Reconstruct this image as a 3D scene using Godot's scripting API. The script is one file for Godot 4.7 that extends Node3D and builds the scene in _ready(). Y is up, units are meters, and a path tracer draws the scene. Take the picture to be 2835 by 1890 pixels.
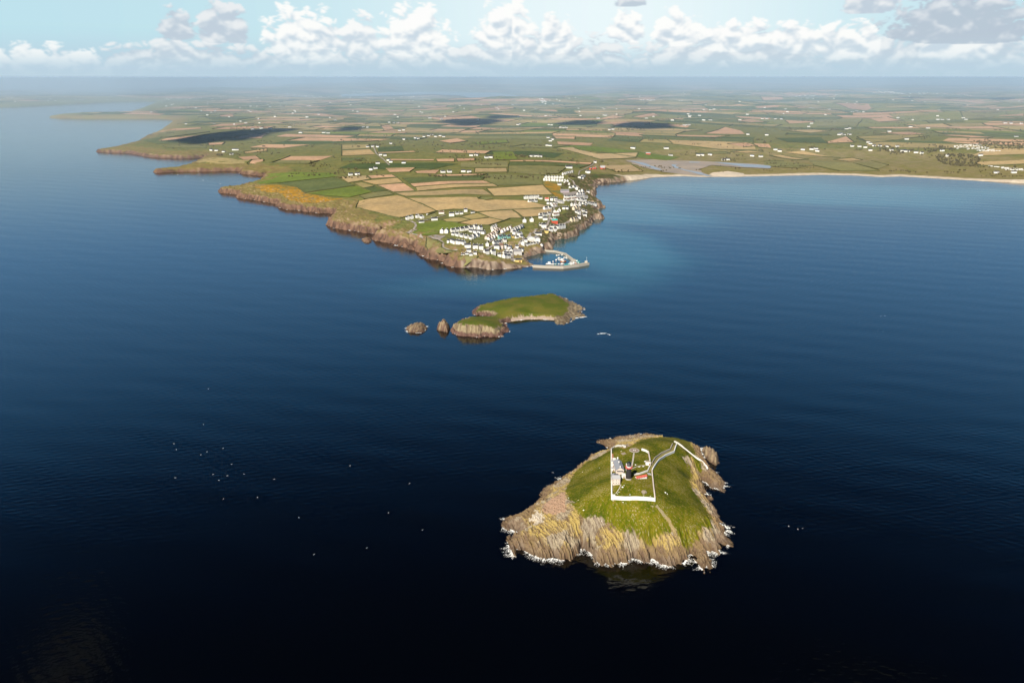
extends Node3D
# Places are in metres: x to the right (north), -z inland (west), y above the sea.
const COAST := [-30000,-14000,-12000,-11400,-6172,-10322,-5964,-10576,-5855,-11420,-5687,-12552,-5463,-12775,-5200,-12929,-5081,-12266,-4266.9,-9880,-3814,-8423,-4042.5,-8245,-4249.8,-7997,-4210.1,-7715,-3991.1,-7497,-3710.2,-7445,-3228.7,-7445,-3198,-7494,-2996.3,-7412,-2784.6,-7023,-2570.7,-6322,-2377,-5738,-2248.6,-5236,-2080.6,-4683,-2017.8,-4273.5,-2042.9,-4121.4,-1886.3,-4057.5,-1829,-4028.3,-1734.2,-3927.4,-1640.5,-3831.3,-1573.1,-3794.1,-1459.5,-3768.5,-1397.4,-3846.4,-1342.1,-3566.9,-1325.7,-3446.1,-1327.8,-3304.9,-1367.5,-3257.8,-1385.9,-3219.3,-1363.5,-3200.7,-1313.1,-3222,-1260,-3238.2,-1200.6,-3238.2,-1146.7,-3254.5,-1091.4,-3268.2,-1060.1,-3254.5,-1036.3,-3174.4,-993.3,-3143.4,-936.7,-3098,-922.5,-3128.1,-875.1,-2871.3,-897.7,-2723.7,-936.9,-2673.8,-952.8,-2678.8,-920.8,-2623.5,-888.2,-2612.7,-847.8,-2576.7,-838.1,-2519.3,-815.1,-2499.4,-769,-2466.2,-717.2,-2419,-682.8,-2391.4,-658.3,-2320.8,-621.5,-2278.7,-601.1,-2278.7,-569.7,-2254.1,-527.2,-2222.1,-504.9,-2222.1,-475.9,-2214.3,-470.6,-2141.4,-462.4,-2036.2,-430.5,-1981.5,-413.7,-1975.2,-387.9,-1956.4,-362.7,-1938,-316.5,-1908,-301.6,-1923.5,-309.3,-1875.4,-317.4,-1847.2,-313.2,-1834,-287.1,-1812.3,-270,-1806.9,-262.3,-1780.6,-246.1,-1765.2,-223.5,-1760.1,-207.1,-1720.3,-250.1,-1775.2,-227.7,-1764.4,-212.9,-1757.3,-206.3,-1729.3,-188.4,-1679.2,-180.1,-1652.5,-165.9,-1629.1,-136.9,-1617.9,-132.6,-1617.9,-138.1,-1594,-129.7,-1580.8,-117.5,-1556.9,-96.5,-1552.2,-86.4,-1556.9,-65.6,-1554.6,-45.4,-1534.6,-18.9,-1542.9,-0.4,-1545.2,20.3,-1554.6,34.1,-1563.2,41.2,-1568.1,42.5,-1587.9,35.6,-1595.2,29.1,-1634.5,31.1,-1653.8,44.6,-1673.6,58.3,-1689.8,66.7,-1691.8,68.6,-1685.7,66.6,-1723,71.6,-1731.5,84.6,-1735.8,91.4,-1770.7,89.8,-1820.9,98.4,-1842.3,112.3,-1848.5,121.7,-1854.4,133.6,-1869,154.7,-1894,156.1,-1900.3,155,-1936.1,184.4,-2003.9,206.1,-2076.3,218.1,-2127.4,232,-2110.1,235.5,-2171.9,226.7,-2246.8,243.2,-2306.3,265.5,-2326.8,253.1,-2358.2,256.6,-2423.5,248,-2469,237,-2492.4,259.7,-2590.2,269,-2668.6,255.4,-2695.7,281.6,-2780.4,283.6,-2839.7,311,-2885.8,338.8,-2893.8,416.6,-2956.1,460.5,-2995.2,527.5,-3066.8,632.4,-3083.9,709.7,-3061.9,753.1,-3066.8,808.3,-3061.9,854.4,-3074.1,1169.9,-3134,1278,-3111.6,1356.9,-3058.3,1438.1,-3080,1547.2,-3009.8,1653.1,-2945.4,1767.4,-2875.4,1963,-2744.6,2198.3,-2636.3,9000,-2300,60000,-6000,95000,-110000,-95000,-110000]
const ISLAND_SHORE := [-8.3,-601.8,-8.6,-594.2,-1.2,-589.1,8.3,-581.7,-2.4,-580.9,-1.8,-574.5,-4.7,-569.7,-2.4,-562,0.6,-549.9,3.4,-549.1,3.1,-559.7,8.1,-558.9,13,-554.4,23.5,-546.6,26.7,-545.8,30.1,-547.2,37.3,-545,42.9,-543.7,47.3,-548.1,50.5,-557.4,53.3,-562,58.1,-558.9,60.4,-552.1,62.6,-545.2,68.7,-540.8,74.1,-538,77,-542.3,80.9,-541.4,86.4,-540,90.6,-546.9,96.1,-545,102,-540.8,107.8,-546.6,110.9,-540.8,118.1,-535.8,123.6,-539.4,130.4,-540.8,134.5,-546.9,135.9,-552.1,139.2,-552.1,138.8,-544,140.5,-535.1,143,-528.4,147.1,-536.8,150.6,-548.4,149.9,-557.4,155.1,-556.6,160.3,-554.1,161.8,-563.5,160.8,-573.7,165.4,-568.2,171.5,-565.4,171.2,-574.5,168,-582.5,176.4,-589.1,174.8,-595.9,169,-597.6,174.3,-601,173.7,-609.7,172.6,-620.4,169.7,-631.5,166.4,-643.8,171.8,-651,170,-664.7,169.3,-679.2,174.8,-670.8,178.7,-662.6,187.1,-653.6,194.3,-670.8,192.4,-683.5,186.1,-698.7,185.3,-708.9,185.1,-728.7,187.3,-745.8,179.3,-745.4,166.2,-755.1,155.7,-756.9,146,-768.4,139.5,-781.5,122.8,-772.7,108.3,-771.4,87.7,-763,85.6,-758.4,90.9,-752,94.3,-743.8,94.1,-721,83.2,-719.2,77.1,-729.9,72.8,-716.5,61.1,-699,47.9,-681.4,45.5,-680.3,31.5,-662.6,24.3,-649.1,23.7,-637.1,18.1,-626.8,6,-614.1,-7.4,-606.2]
const ISLAND_HEIGHTS := [77.7,-574.1,36,111.3,-571.9,36,93.4,-595.8,42,87.9,-666.2,34,107,-657.8,38,117.1,-626.9,39,150.4,-699.9,27,144.6,-670.3,31,176.3,-673.2,13,162.7,-680.7,22,45.7,-619.1,19,61.6,-648.3,18,74.7,-687.3,15,55.5,-574.8,20,75.6,-564.4,18.5,87.3,-557.5,16,106.8,-550.6,15,119.9,-555.8,17,131.3,-550,14,157.2,-573.6,14,159,-608,13,157.1,-638.2,17,146.4,-628.7,24,126.1,-594.7,32,108,-561.1,26,79.7,-566.1,25,94.5,-567,32,36,-604.4,15,19.7,-590.5,11,11.7,-578.8,10,5,-594,7,8.9,-562.8,9,25.4,-556.4,11,41.7,-553.4,11,57.8,-550.1,13,74,-548.7,12,90.2,-547.3,11,114.3,-545.7,12,130.7,-545.8,11,144.6,-553.5,10,144.7,-534.6,7,146.1,-561,12,163.9,-571,6,173,-678.3,7,181.9,-665.4,5,183.4,-654.9,3,163.8,-649.4,7,91.6,-749.7,4,106.7,-743.6,8,127.9,-744.3,10,136.1,-731.1,16,146.5,-731.1,16,164.1,-739.9,12,177.2,-726.9,10,30.3,-635.8,9,43.2,-651.7,10,21.4,-617,8,-3.8,-590.7,4,0.6,-555.5,5,99.7,-642.2,38.5,82.4,-615.1,37,104,-594.2,40,89.4,-580.8,38.5]
const ISLAND_GRASS := [93.4,-697.2,99.6,-665.3,110.3,-679.6,133.1,-743.7,162.7,-748.6,174.8,-740,174.9,-716.3,173.5,-695.5,178.8,-686.5,172,-675.3,166.1,-685.9,156.7,-670.4,161.1,-661.6,154.3,-638.8,152.8,-622.8,158,-616.2,161,-604.9,161.2,-577.2,154.5,-568.7,148.2,-565.4,145.4,-559.6,134.3,-552.5,130.6,-550.4,124,-555.8,117.1,-553.7,112.1,-553.6,102.7,-549.9,94.9,-553,91.1,-555.3,81.6,-558.5,74.5,-562.3,67.4,-566.1,59.4,-570.6,53,-574.8,48.7,-586.4,44.5,-601.5,42.6,-620.7,53.6,-666.5,71.2,-696.7,86,-680.9]
const ISLAND_EARTH := [44.9,-620.4,45,-601.1,42.8,-586.8,35.1,-588.1,25.2,-597.9,24.8,-611.6,33.2,-619.6]
const ISLAND_GUANO := [19.3,-606.3,24.2,-594.3,25.5,-582.4,19.4,-579.3,14.5,-588.9]
const ISLAND_GULLY := [107.9,-568.4,113,-568.7,117,-566.5,120.2,-564.3,123.7,-559.3,126.4,-555.2,128.2,-551.1]
const SMALL_SHORE := [-63,-1235.6,-57.9,-1268,-47.8,-1275.2,-36.2,-1281.3,-20,-1290.7,-0.6,-1305.3,17.6,-1311.1,40.8,-1326.9,64.7,-1346.7,74,-1346.7,88.2,-1325.5,97.7,-1307.7,106.7,-1287.6,117.8,-1259.8,108.7,-1238.3,115.1,-1212.4,99.1,-1206.3,89.4,-1187.4,77.3,-1170.1,65.1,-1172,63.4,-1193.8,44.1,-1198.3,23.2,-1198.3,6.4,-1191.4,-4.7,-1184,-10.1,-1176.8,-4.6,-1154.1,-2.9,-1133.5,-10.4,-1130.4,-12.2,-1112.7,-23.9,-1109.3,-38.3,-1113.6,-45.9,-1106.2,-56.6,-1112.7,-68.3,-1112.7,-79.2,-1119.3,-87.9,-1135.8,-91.1,-1150.1,-87.1,-1159.9,-74.3,-1172.9,-76.5,-1196.3,-59.2,-1199.8,-39.8,-1204.8,-32.9,-1211.4,-40.2,-1218.5,-54.5,-1220.6,-61.7,-1223.7]
const SMALL_HEIGHTS := [2.3,-1199.7,8,30.5,-1216.1,7,58.7,-1214.5,6,72.6,-1210.3,5,87.7,-1225.8,5,98.5,-1258.1,5,62.6,-1301.9,7,84.7,-1294,6,31.2,-1246.2,12,2.3,-1249.9,11,-11.9,-1225.5,11,-29,-1225.7,8,-43.4,-1232.8,6,-55,-1234.7,4,-18.8,-1209.3,6,-69,-1129.6,15,-44,-1131.9,15,-63.3,-1120.8,13.5,-37.1,-1118.1,12,-17.7,-1130,8,-25.3,-1184.1,6,-84,-1136.1,11,-78.6,-1114.5,12,-14.2,-1171.9,6,-11.1,-1131.8,4,78.2,-1185.5,2,103.8,-1212.3,1.5,-4.7,-1185.5,2]
const STACK_A := [-153.8,-1144.8,-153.4,-1158.7,-147.4,-1164.8,-136.1,-1174.4,-126.8,-1163.4,-124.1,-1149.4,-127.3,-1131.3,-136.6,-1128.6,-144.7,-1130.4,-150.4,-1133.5]
const STACK_B := [-109.8,-1143.9,-108.8,-1158.7,-101.5,-1170,-92.9,-1162.3,-90.7,-1144.8,-92.5,-1130.4,-100.3,-1137.1,-107.3,-1141.6]
const ISLET := [187.2,-738.4,191.8,-742.1,196.1,-733.5,199.1,-723.9,197.2,-712.3,192.8,-705.9,189.2,-712.3,187.2,-726.3]
const ROCK_A := [-339.5,-1836.2,-334.7,-1850.6,-319.5,-1847.2,-312.2,-1809,-317.6,-1798.4,-330.6,-1809]
const ROCK_B := [170.9,-644.8,173.7,-646.7,174.9,-640,172.1,-638.1]
const FIELDS := {"dark": [[-745.2,-2640.2,-585.7,-2747.4,-482.3,-2545.1,-605.5,-2433.1,-657.3,-2545],
	[-450.6,-2476.8,-414.2,-2507.4,-366.8,-2438.6,-397.4,-2400.5],
	[-352.4,-2679.8,-250.8,-2691.3,-85,-2780.4,-99.8,-2653.1,-316,-2569],
	[-8.9,-3204.5,125.8,-3248.7,309,-3312.9,253,-3147.2,211.8,-3185.8,-14,-3097.1],
	[-606,-3764.3,-498.7,-3837.1,-458.3,-3616.6,-571.9,-3585.3],
	[-689.1,-3394.3,-599.5,-3384.5,-571.2,-3286.1,-669.3,-3293.1],
	[1337.1,-4294.4,1591.1,-4346,1502.1,-4020,1320.6,-4057.1],
	[-2142.3,-4757.3,-1953.1,-4747.1,-1857.4,-4410.5,-1756.8,-4441.4,-1663.7,-4220.2,-1772.3,-4203.7],
	[-1756.8,-4441.4,-1716.5,-4837,-1492.2,-4939.9,-1366.2,-4735.2,-1505.5,-4564.8,-1536.8,-4188,-1655.2,-4218.2],
	[-2521.1,-7004,-2282.1,-6969,-2013,-6698,-2055.8,-6376,-2285.1,-6505]], "lime": [[-599.4,-2419.1,-479.7,-2538.9,-465.2,-2528.3,-402.7,-2417,-457.1,-2320.1,-532.5,-2358.6],
	[-957.4,-2924.3,-921.1,-3043.6,-625.9,-2895.7,-576.1,-2771.9,-741.9,-2649.8,-803,-2647],
	[-228.6,-1903.9,-215.8,-1924,-196.2,-1904.7,-165.7,-1928.6,-128.1,-1892.3,-97.8,-1855.8,-135.5,-1821,-156.3,-1811.7,-159.9,-1770.5,-177.4,-1758.3,-221.9,-1792.3,-213.6,-1835.1],
	[-82.8,-3534.5,2.4,-3555.6,25,-3293.1,-65.2,-3252],
	[-196.4,-3999.1,-25.9,-4194.6,-14.5,-4008,-144.6,-3895.3]], "tan": [[-571.2,-2753.7,-482.9,-2764.4,-454.4,-2677.7,-513.8,-2607.7],
	[-477,-2637.2,-368.7,-2690.2,-335.1,-2575.2,-414.5,-2544.9],
	[-424,-2278.5,-322.7,-2339.5,-296.7,-2296.8,-187.1,-2058.2,-206.1,-2033.1,-242.1,-2018.9,-268.8,-1980.5,-307.2,-2016.2,-364.1,-2087.1,-409.6,-2156.5],
	[-292.4,-2283.6,-94.7,-2268.8,-89.1,-2236,-69.7,-2220.2,-48.4,-2235.9,31.8,-2245.5,118.3,-2120.1,29.8,-2094.8,-86.5,-2028,-108.3,-2068.7,-146.7,-2078.3,-189.9,-2060.8],
	[-84.9,-2022.3,-0.5,-2074.5,14.1,-2026,25.2,-1960.3,-4.3,-1955.8,-18.1,-1923.5,-52.9,-1955.9],
	[0.9,-2077.2,29.8,-2091.4,103.7,-2134.3,102.5,-2050.7,60.6,-1989.3,28.1,-1968.4,15.4,-2026.2],
	[-121.7,-1889.8,-94.7,-1920.8,-52.8,-1954.5,-19.3,-1920,-52.9,-1860,-89.3,-1857.7],
	[-340.2,-2384.3,-83.4,-2435.1,-53.2,-2317.4,-298.7,-2318.1],
	[-75.4,-2454.4,87.3,-2581.9,96.6,-2591.1,117.5,-2365.7,-50.8,-2304.1],
	[-288.7,-2484.1,-58.8,-2574.4,-42.2,-2521.4,-276.4,-2411.6],
	[-132.2,-2978.9,-18.9,-3018.1,-15.6,-2900.1,-129.4,-2856.4],
	[-744.7,-3677.8,-623,-3709.3,-565.6,-3504.9,-705.9,-3480.1],
	[1160.3,-3787.9,1216.3,-3800.5,1291.6,-3655,1225.5,-3626.4],
	[1237.6,-3850,1337.3,-3871.8,1450.8,-3709,1384.1,-3755.6],
	[1395.9,-3647,1501.8,-3708.5,1511.4,-3621.1,1427,-3564.5],
	[1566.9,-4938.2,1776.2,-5006,1819.9,-4845.9,1652.4,-4719.9],
	[998.2,-3848,1085.1,-3876.1,1153.5,-3857.8,1073.2,-3830.1],
	[-1198.2,-3757.5,-1138.4,-3924.7,-1098.1,-3782.4,-1161.9,-3662.2]], "pink": [[-480.6,-2763.6,-397.5,-2769.5,-372.2,-2705.6,-452.7,-2685.6],
	[-412.4,-2536.6,-332.7,-2567.7,-279,-2410.5,-344.4,-2403.1,-385.4,-2482.1],
	[-314.3,-2554.4,-81,-2642.8,-61.3,-2584,-293.7,-2490.3],
	[-254.1,-2755.2,-81.7,-2832.7,-104.4,-2782.8,-246.9,-2700.6],
	[-9,-3249.5,128.3,-3315.6,324.9,-3392.2,315.2,-3336.5,126.5,-3267.6,-8.9,-3222.4],
	[-452.4,-2979.9,-342.5,-2968.6,-347.6,-2837.2,-417.2,-2841.8],
	[-333.8,-2846.4,-249.3,-2898.7,-253.9,-2779.7,-317.7,-2789.4],
	[-295.3,-3250.5,-222.8,-3258,-217.2,-3172.8,-281.4,-3154.6],
	[-218.7,-3263.9,-145.9,-3300.6,-142.7,-3225.1,-207,-3185],
	[-573.4,-3574.9,-418,-3590.5,-393.3,-3534.1,-563.5,-3530.6],
	[-360.3,-4108.6,-275.6,-4274,-215.3,-4099.2,-290.1,-3963.9],
	[212.9,-4080.7,385.6,-3981.5,360.3,-3853.5,211.5,-3920.7],
	[212.3,-4442.1,330.1,-4388.2,313.7,-4214.2,221.2,-4243.9],
	[-185.1,-5133,-84.7,-5162,-73.2,-4978.8,-173.9,-4938.2],
	[-489.9,-3313.6,-300.1,-3241.2,-296.1,-3196.5,-477.7,-3267.9],
	[-387.2,-7704,-62.8,-8040,30.3,-7454,-268.2,-7306],
	[-662,-6527,-312.1,-6646,-185.8,-6196,-486.1,-5993],
	[566.7,-5897,773.7,-6458,832.7,-6239,617.2,-5803],
	[884.1,-6303,1121,-6768,1125.4,-6458,932.7,-6196],
	[-1138.4,-7835,-977.9,-7936,-976.7,-7608,-1093,-7608],
	[-981.9,-9111,-672.2,-8892,-633.1,-8183,-878.3,-8406],
	[-819.5,-5298,-783.1,-5424,-672,-4938.2,-733.7,-4898.2],
	[621.2,-8642,847.8,-8562,962.7,-7835,829.8,-7835],
	[1044.3,-4600.1,1285.6,-5133,1330.5,-4938.2,1257,-4542.4],
	[1548.7,-5878,1736.8,-6196,1737.1,-5803,1588.6,-5624],
	[1527.4,-4099.2,1738.2,-4398.9,1639.1,-4035,1497,-4005.6],
	[1021.5,-4002,1122.6,-4046.2,1154.7,-3960.7,1080,-3934.9],
	[1144.1,-4022.9,1222.5,-4007.4,1210.8,-3918.8,1153.7,-3932],
	[1980.4,-4635.4,2215.3,-4732.2,2221.5,-4542.4,2079.6,-4453],
	[2582.9,-6175,2822.7,-6413,2763.2,-5993,2540.5,-5878],
	[2218.4,-4409.6,2396.4,-4519.7,2448.8,-4294.4,2296.9,-4243.9],
	[3323.9,-8849,3711.8,-9066,3375.2,-7936,3199.4,-7769],
	[1990,-6196,2133.9,-6093,2050.8,-5767,1856.5,-5712],
	[3233.4,-11341,3586.2,-11553,3392.4,-10688,3139.2,-10688],
	[3722.6,-6196,3503.8,-6093,3530.6,-6196,3986.1,-6646],
	[-1847.5,-4406.1,-1888.2,-4607.3,-1734.1,-4862.1,-1768.9,-4472.8],
	[-1147.5,-3501.5,-1079.7,-3543,-1026.5,-3426,-1092.3,-3405.7],
	[-1041.1,-3306.3,-1053.1,-3399.5,-1012.1,-3419.5,-995.8,-3362.2,-1017.5,-3309.3],
	[-2361.8,-5482,-2039.4,-5562,-1985.4,-5440,-2202.7,-5131],
	[-1514.7,-4201.1,-1437.1,-4232.2,-1419.2,-4131.7,-1477.6,-4105.3],
	[-1455.8,-4423.3,-1484.3,-4697.4,-1366.2,-4735.2,-1303.3,-4409.5],
	[-2514.9,-7322,-2392.8,-7313,-2236.8,-6887,-2385.4,-6977],
	[-2622.5,-6903,-2456.9,-7512,-2394.8,-7423,-2594,-7048]], "olive": [[-494.2,-2595.1,-471,-2610.8,-415,-2521.4,-443.4,-2482.9],
	[-166.7,-1940.1,-126.3,-1965.7,-97.3,-1922.4,-123.2,-1893.1,-153.7,-1903.3],
	[-125.1,-1967,-85.9,-2014.8,-54.3,-1961.3,-96.1,-1923.6],
	[-144.1,-1731.9,-86.8,-1680.6,-88.6,-1670.7,-144.3,-1720.4],
	[-800.7,-3962.6,-664.2,-3920.7,-627.9,-3739.6,-750.3,-3706.6],
	[1769.9,-4346,2066.3,-4508.5,2167.9,-4398.9,1704.1,-4008],
	[-1398.2,-3659,-1381.3,-3696.3,-1106.3,-3400.8,-1059.9,-3411.9,-1053,-3326.2,-1195,-3314.5,-1250.6,-3342.7]], "green": [[-433.1,-2345.4,-400.6,-2404,-361.2,-2418.2,-336.6,-2361.2,-408.8,-2294.2],
	[-91,-2249,-84.7,-2276.5,-52.3,-2279.2,-50.2,-2248.8,-69.9,-2227.4],
	[-231.5,-1963.4,-205.7,-2002,-190.4,-2035.9,-178.6,-1990.4,-191,-1956.1,-219.2,-1932.2],
	[-182.6,-1739.9,-155,-1699.5,-144.1,-1675.6,-142.6,-1642.5,-133.3,-1633,-103.7,-1592.4,-166.4,-1639,-179.8,-1686.5],
	[-104.5,-1569.3,-97.5,-1575.9,-68.4,-1578.5,-58.2,-1588.6,-68,-1567.3,-96,-1548.9],
	[-110.5,-1761.6,-97.4,-1777.8,-79.8,-1750.4,-100,-1739.1],
	[-83,-1693,-48.3,-1690,-49,-1675.8,-80.8,-1669.8],
	[-81.3,-2820.8,100.4,-2832.5,97,-2601.4,-42.5,-2538.2,-94.9,-2646.6],
	[-13.9,-3083.9,210.3,-3163.5,164.2,-2920.1,101,-2849.8,-13.1,-2892.3],
	[-193.4,-3141.7,-14.5,-3230.3,-13.7,-3040.6,-184.7,-2994.7],
	[1070.6,-3567.8,1162.7,-3586,1232.9,-3431.1,1139.8,-3329,1015.4,-3377.5],
	[1281.5,-3625.5,1429.4,-3508.1,1419.7,-3227.7,1264.3,-3230.9,1232.9,-3431.1],
	[1429.4,-3508.1,1536.7,-3591.5,1539.2,-3425.5,1434.3,-3275.4],
	[2190.5,-6196,2507.5,-6093,2149,-5298,1932.4,-5376],
	[3477.4,-6646,3957.8,-6895,3396.3,-5993,3092.4,-5803],
	[2795.6,-5803,3020.8,-5897,2868.4,-5376,2677.8,-5456],
	[829.9,-3804.3,976.4,-3840.3,988.8,-3809,832.6,-3785.3],
	[-1705.4,-4113.6,-1508.8,-4173.3,-1443.7,-3986.8,-1644.9,-4018],
	[-2252.3,-5365,-1954.5,-5353,-1800.9,-5053,-1915.5,-4675.2]], "marsh": [[195.6,-3741.1,275.7,-3781.3,295.3,-3698.1,366.7,-3644.1,563.8,-3744.9,533.7,-3620.6,365.9,-3508.2,288.4,-3606.3],
	[347.4,-3323.3,487.7,-3420.6,504.6,-3218.6,387.1,-3124.8]]}
const GORSE := [[-816.2,-2631.1,-775,-2631.1,-737.9,-2613.4,-659.3,-2541.6,-602.8,-2421.8,-533.4,-2350.4,-470.8,-2310.9,-526.2,-2291.7,-585.4,-2303.1,-626.6,-2343.8,-689.5,-2472.8,-763.7,-2530],[109.7,-2694,133,-2658.2,147.5,-2599.5,151.3,-2487.7,119.5,-2479,93.5,-2585.5],[106,-2472.6,125.8,-2440.6,149,-2340.7,140.2,-2297.3,121.6,-2355.5]]
const MUD := [477.6,-3549.6,617.4,-3609,779,-3592.3,968.9,-3501.6,1057.4,-3424.3,1022.4,-3307.2,928.3,-3350.2,822.1,-3424.3,740.2,-3293.1,722.5,-3184.5,738.7,-3089.9,718.9,-3065.3,639.5,-3120,577.6,-3192.4,517.4,-3379.4]
const CHANNELS := [[495.8,-3540.1,551,-3498.6,572.6,-3376.5,584.5,-3248.7,562.2,-3276.3,540.1,-3406.3],[657.7,-3451.8,681,-3458,662.4,-3376.5,670.4,-3276.3,708.9,-3189.6,734.6,-3072.5,712,-3072.5,678.9,-3200.2,646.9,-3327.1],[850.5,-3546.6,962.2,-3476.6,1052,-3406.3,1025.7,-3318.6,931.4,-3361.9,879.7,-3467.3],[751.2,-3553.1,798.5,-3546.6,781.9,-3514.4,747.8,-3520.8]]
const SPIT := [733.8,-3106.6,767.8,-3178.6,832.6,-3215.9,875.2,-3152.5,850.9,-3061.9,791.6,-3052.1,745,-3057]
const FAR_HARBOUR := [-3287.1,-16566,-2607.8,-18725,-1870.4,-19262,-1575.7,-19637,-390.7,-18383,141.5,-15541,-62.6,-14220,-636.1,-13640,-934,-15541,-1636.9,-16844,-2298.1,-15541,-2970.9,-14962]
const ROADS := [[5, [-272.1,-1949,-253.8,-1956.5,-238.6,-1936.1,-224.8,-1903,-218.9,-1866.9,-220.2,-1829.9,-230.8,-1797.5,-221.4,-1788,-200.2,-1776,-180.6,-1743.6,-159.9,-1717.3,-147,-1698.2,-141.8,-1675.2,-140,-1644.7,-133.6,-1638.5,-110.9,-1622.2,-87.8,-1591.7,-66.9,-1594.8,-56.7,-1604.4,-42,-1656,-26.1,-1694.4]],
	[4, [-222.7,-1917.9,-195.2,-1945.8,-175,-1978.8,-161.3,-2002.1]],
	[4, [-212.2,-1822.3,-228.3,-1796.8]],
	[5, [-47.9,-1676.4,-26.9,-1749.6,-9.9,-1800.8,5.6,-1837.5]],
	[5, [0.1,-1588.6,0.9,-1634.8,3.4,-1662.8,14.3,-1698.5,34.4,-1751.4,48,-1813.6,52.7,-1837.5,78.9,-1873,105.8,-1904.3,140.9,-1986.1,160.9,-2020.2,173.3,-2073.6,173.8,-2117.2,172.2,-2172,173.3,-2267.6,184.7,-2338,206.5,-2412.6,223.1,-2531,209.3,-2572.2,197.8,-2626.3,198.9,-2716,187.9,-2796.7]],
	[5, [78.9,-1873,86.2,-1927.4,92.1,-2004.5,103.2,-2096.3,111.1,-2142.2,131,-2164.4]],
	[4, [230.2,-2888.5,244.7,-3025.4,273.9,-3133.2,317.7,-3313.8,335.7,-3411.2]],
	[5, [-451.6,-3084.1,-506.2,-3308.1,-569.8,-3531.9,-624.3,-3798]]]
const SHINGLE := [-67.2,-1545.3,-0.4,-1548.9,20.4,-1564.3,3.2,-1556.4,31.3,-1576.7,41.2,-1567.2,34,-1554.9,20.3,-1548.7,-0.4,-1541.2,-18.8,-1539.4,-45.4,-1535.7,-65.5,-1553.4]
const CAR_PARK := [-180.9,-1746.2,-166.2,-1762.4,-142,-1749,-143.1,-1734.6,-149.8,-1704.3,-162.7,-1723.4]
const SCHOOL_YARD := [145,-2407.5,174.6,-2440.3,196.5,-2491.8,184.2,-2394.3,161.2,-2359.8,147.5,-2367.7]
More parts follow.
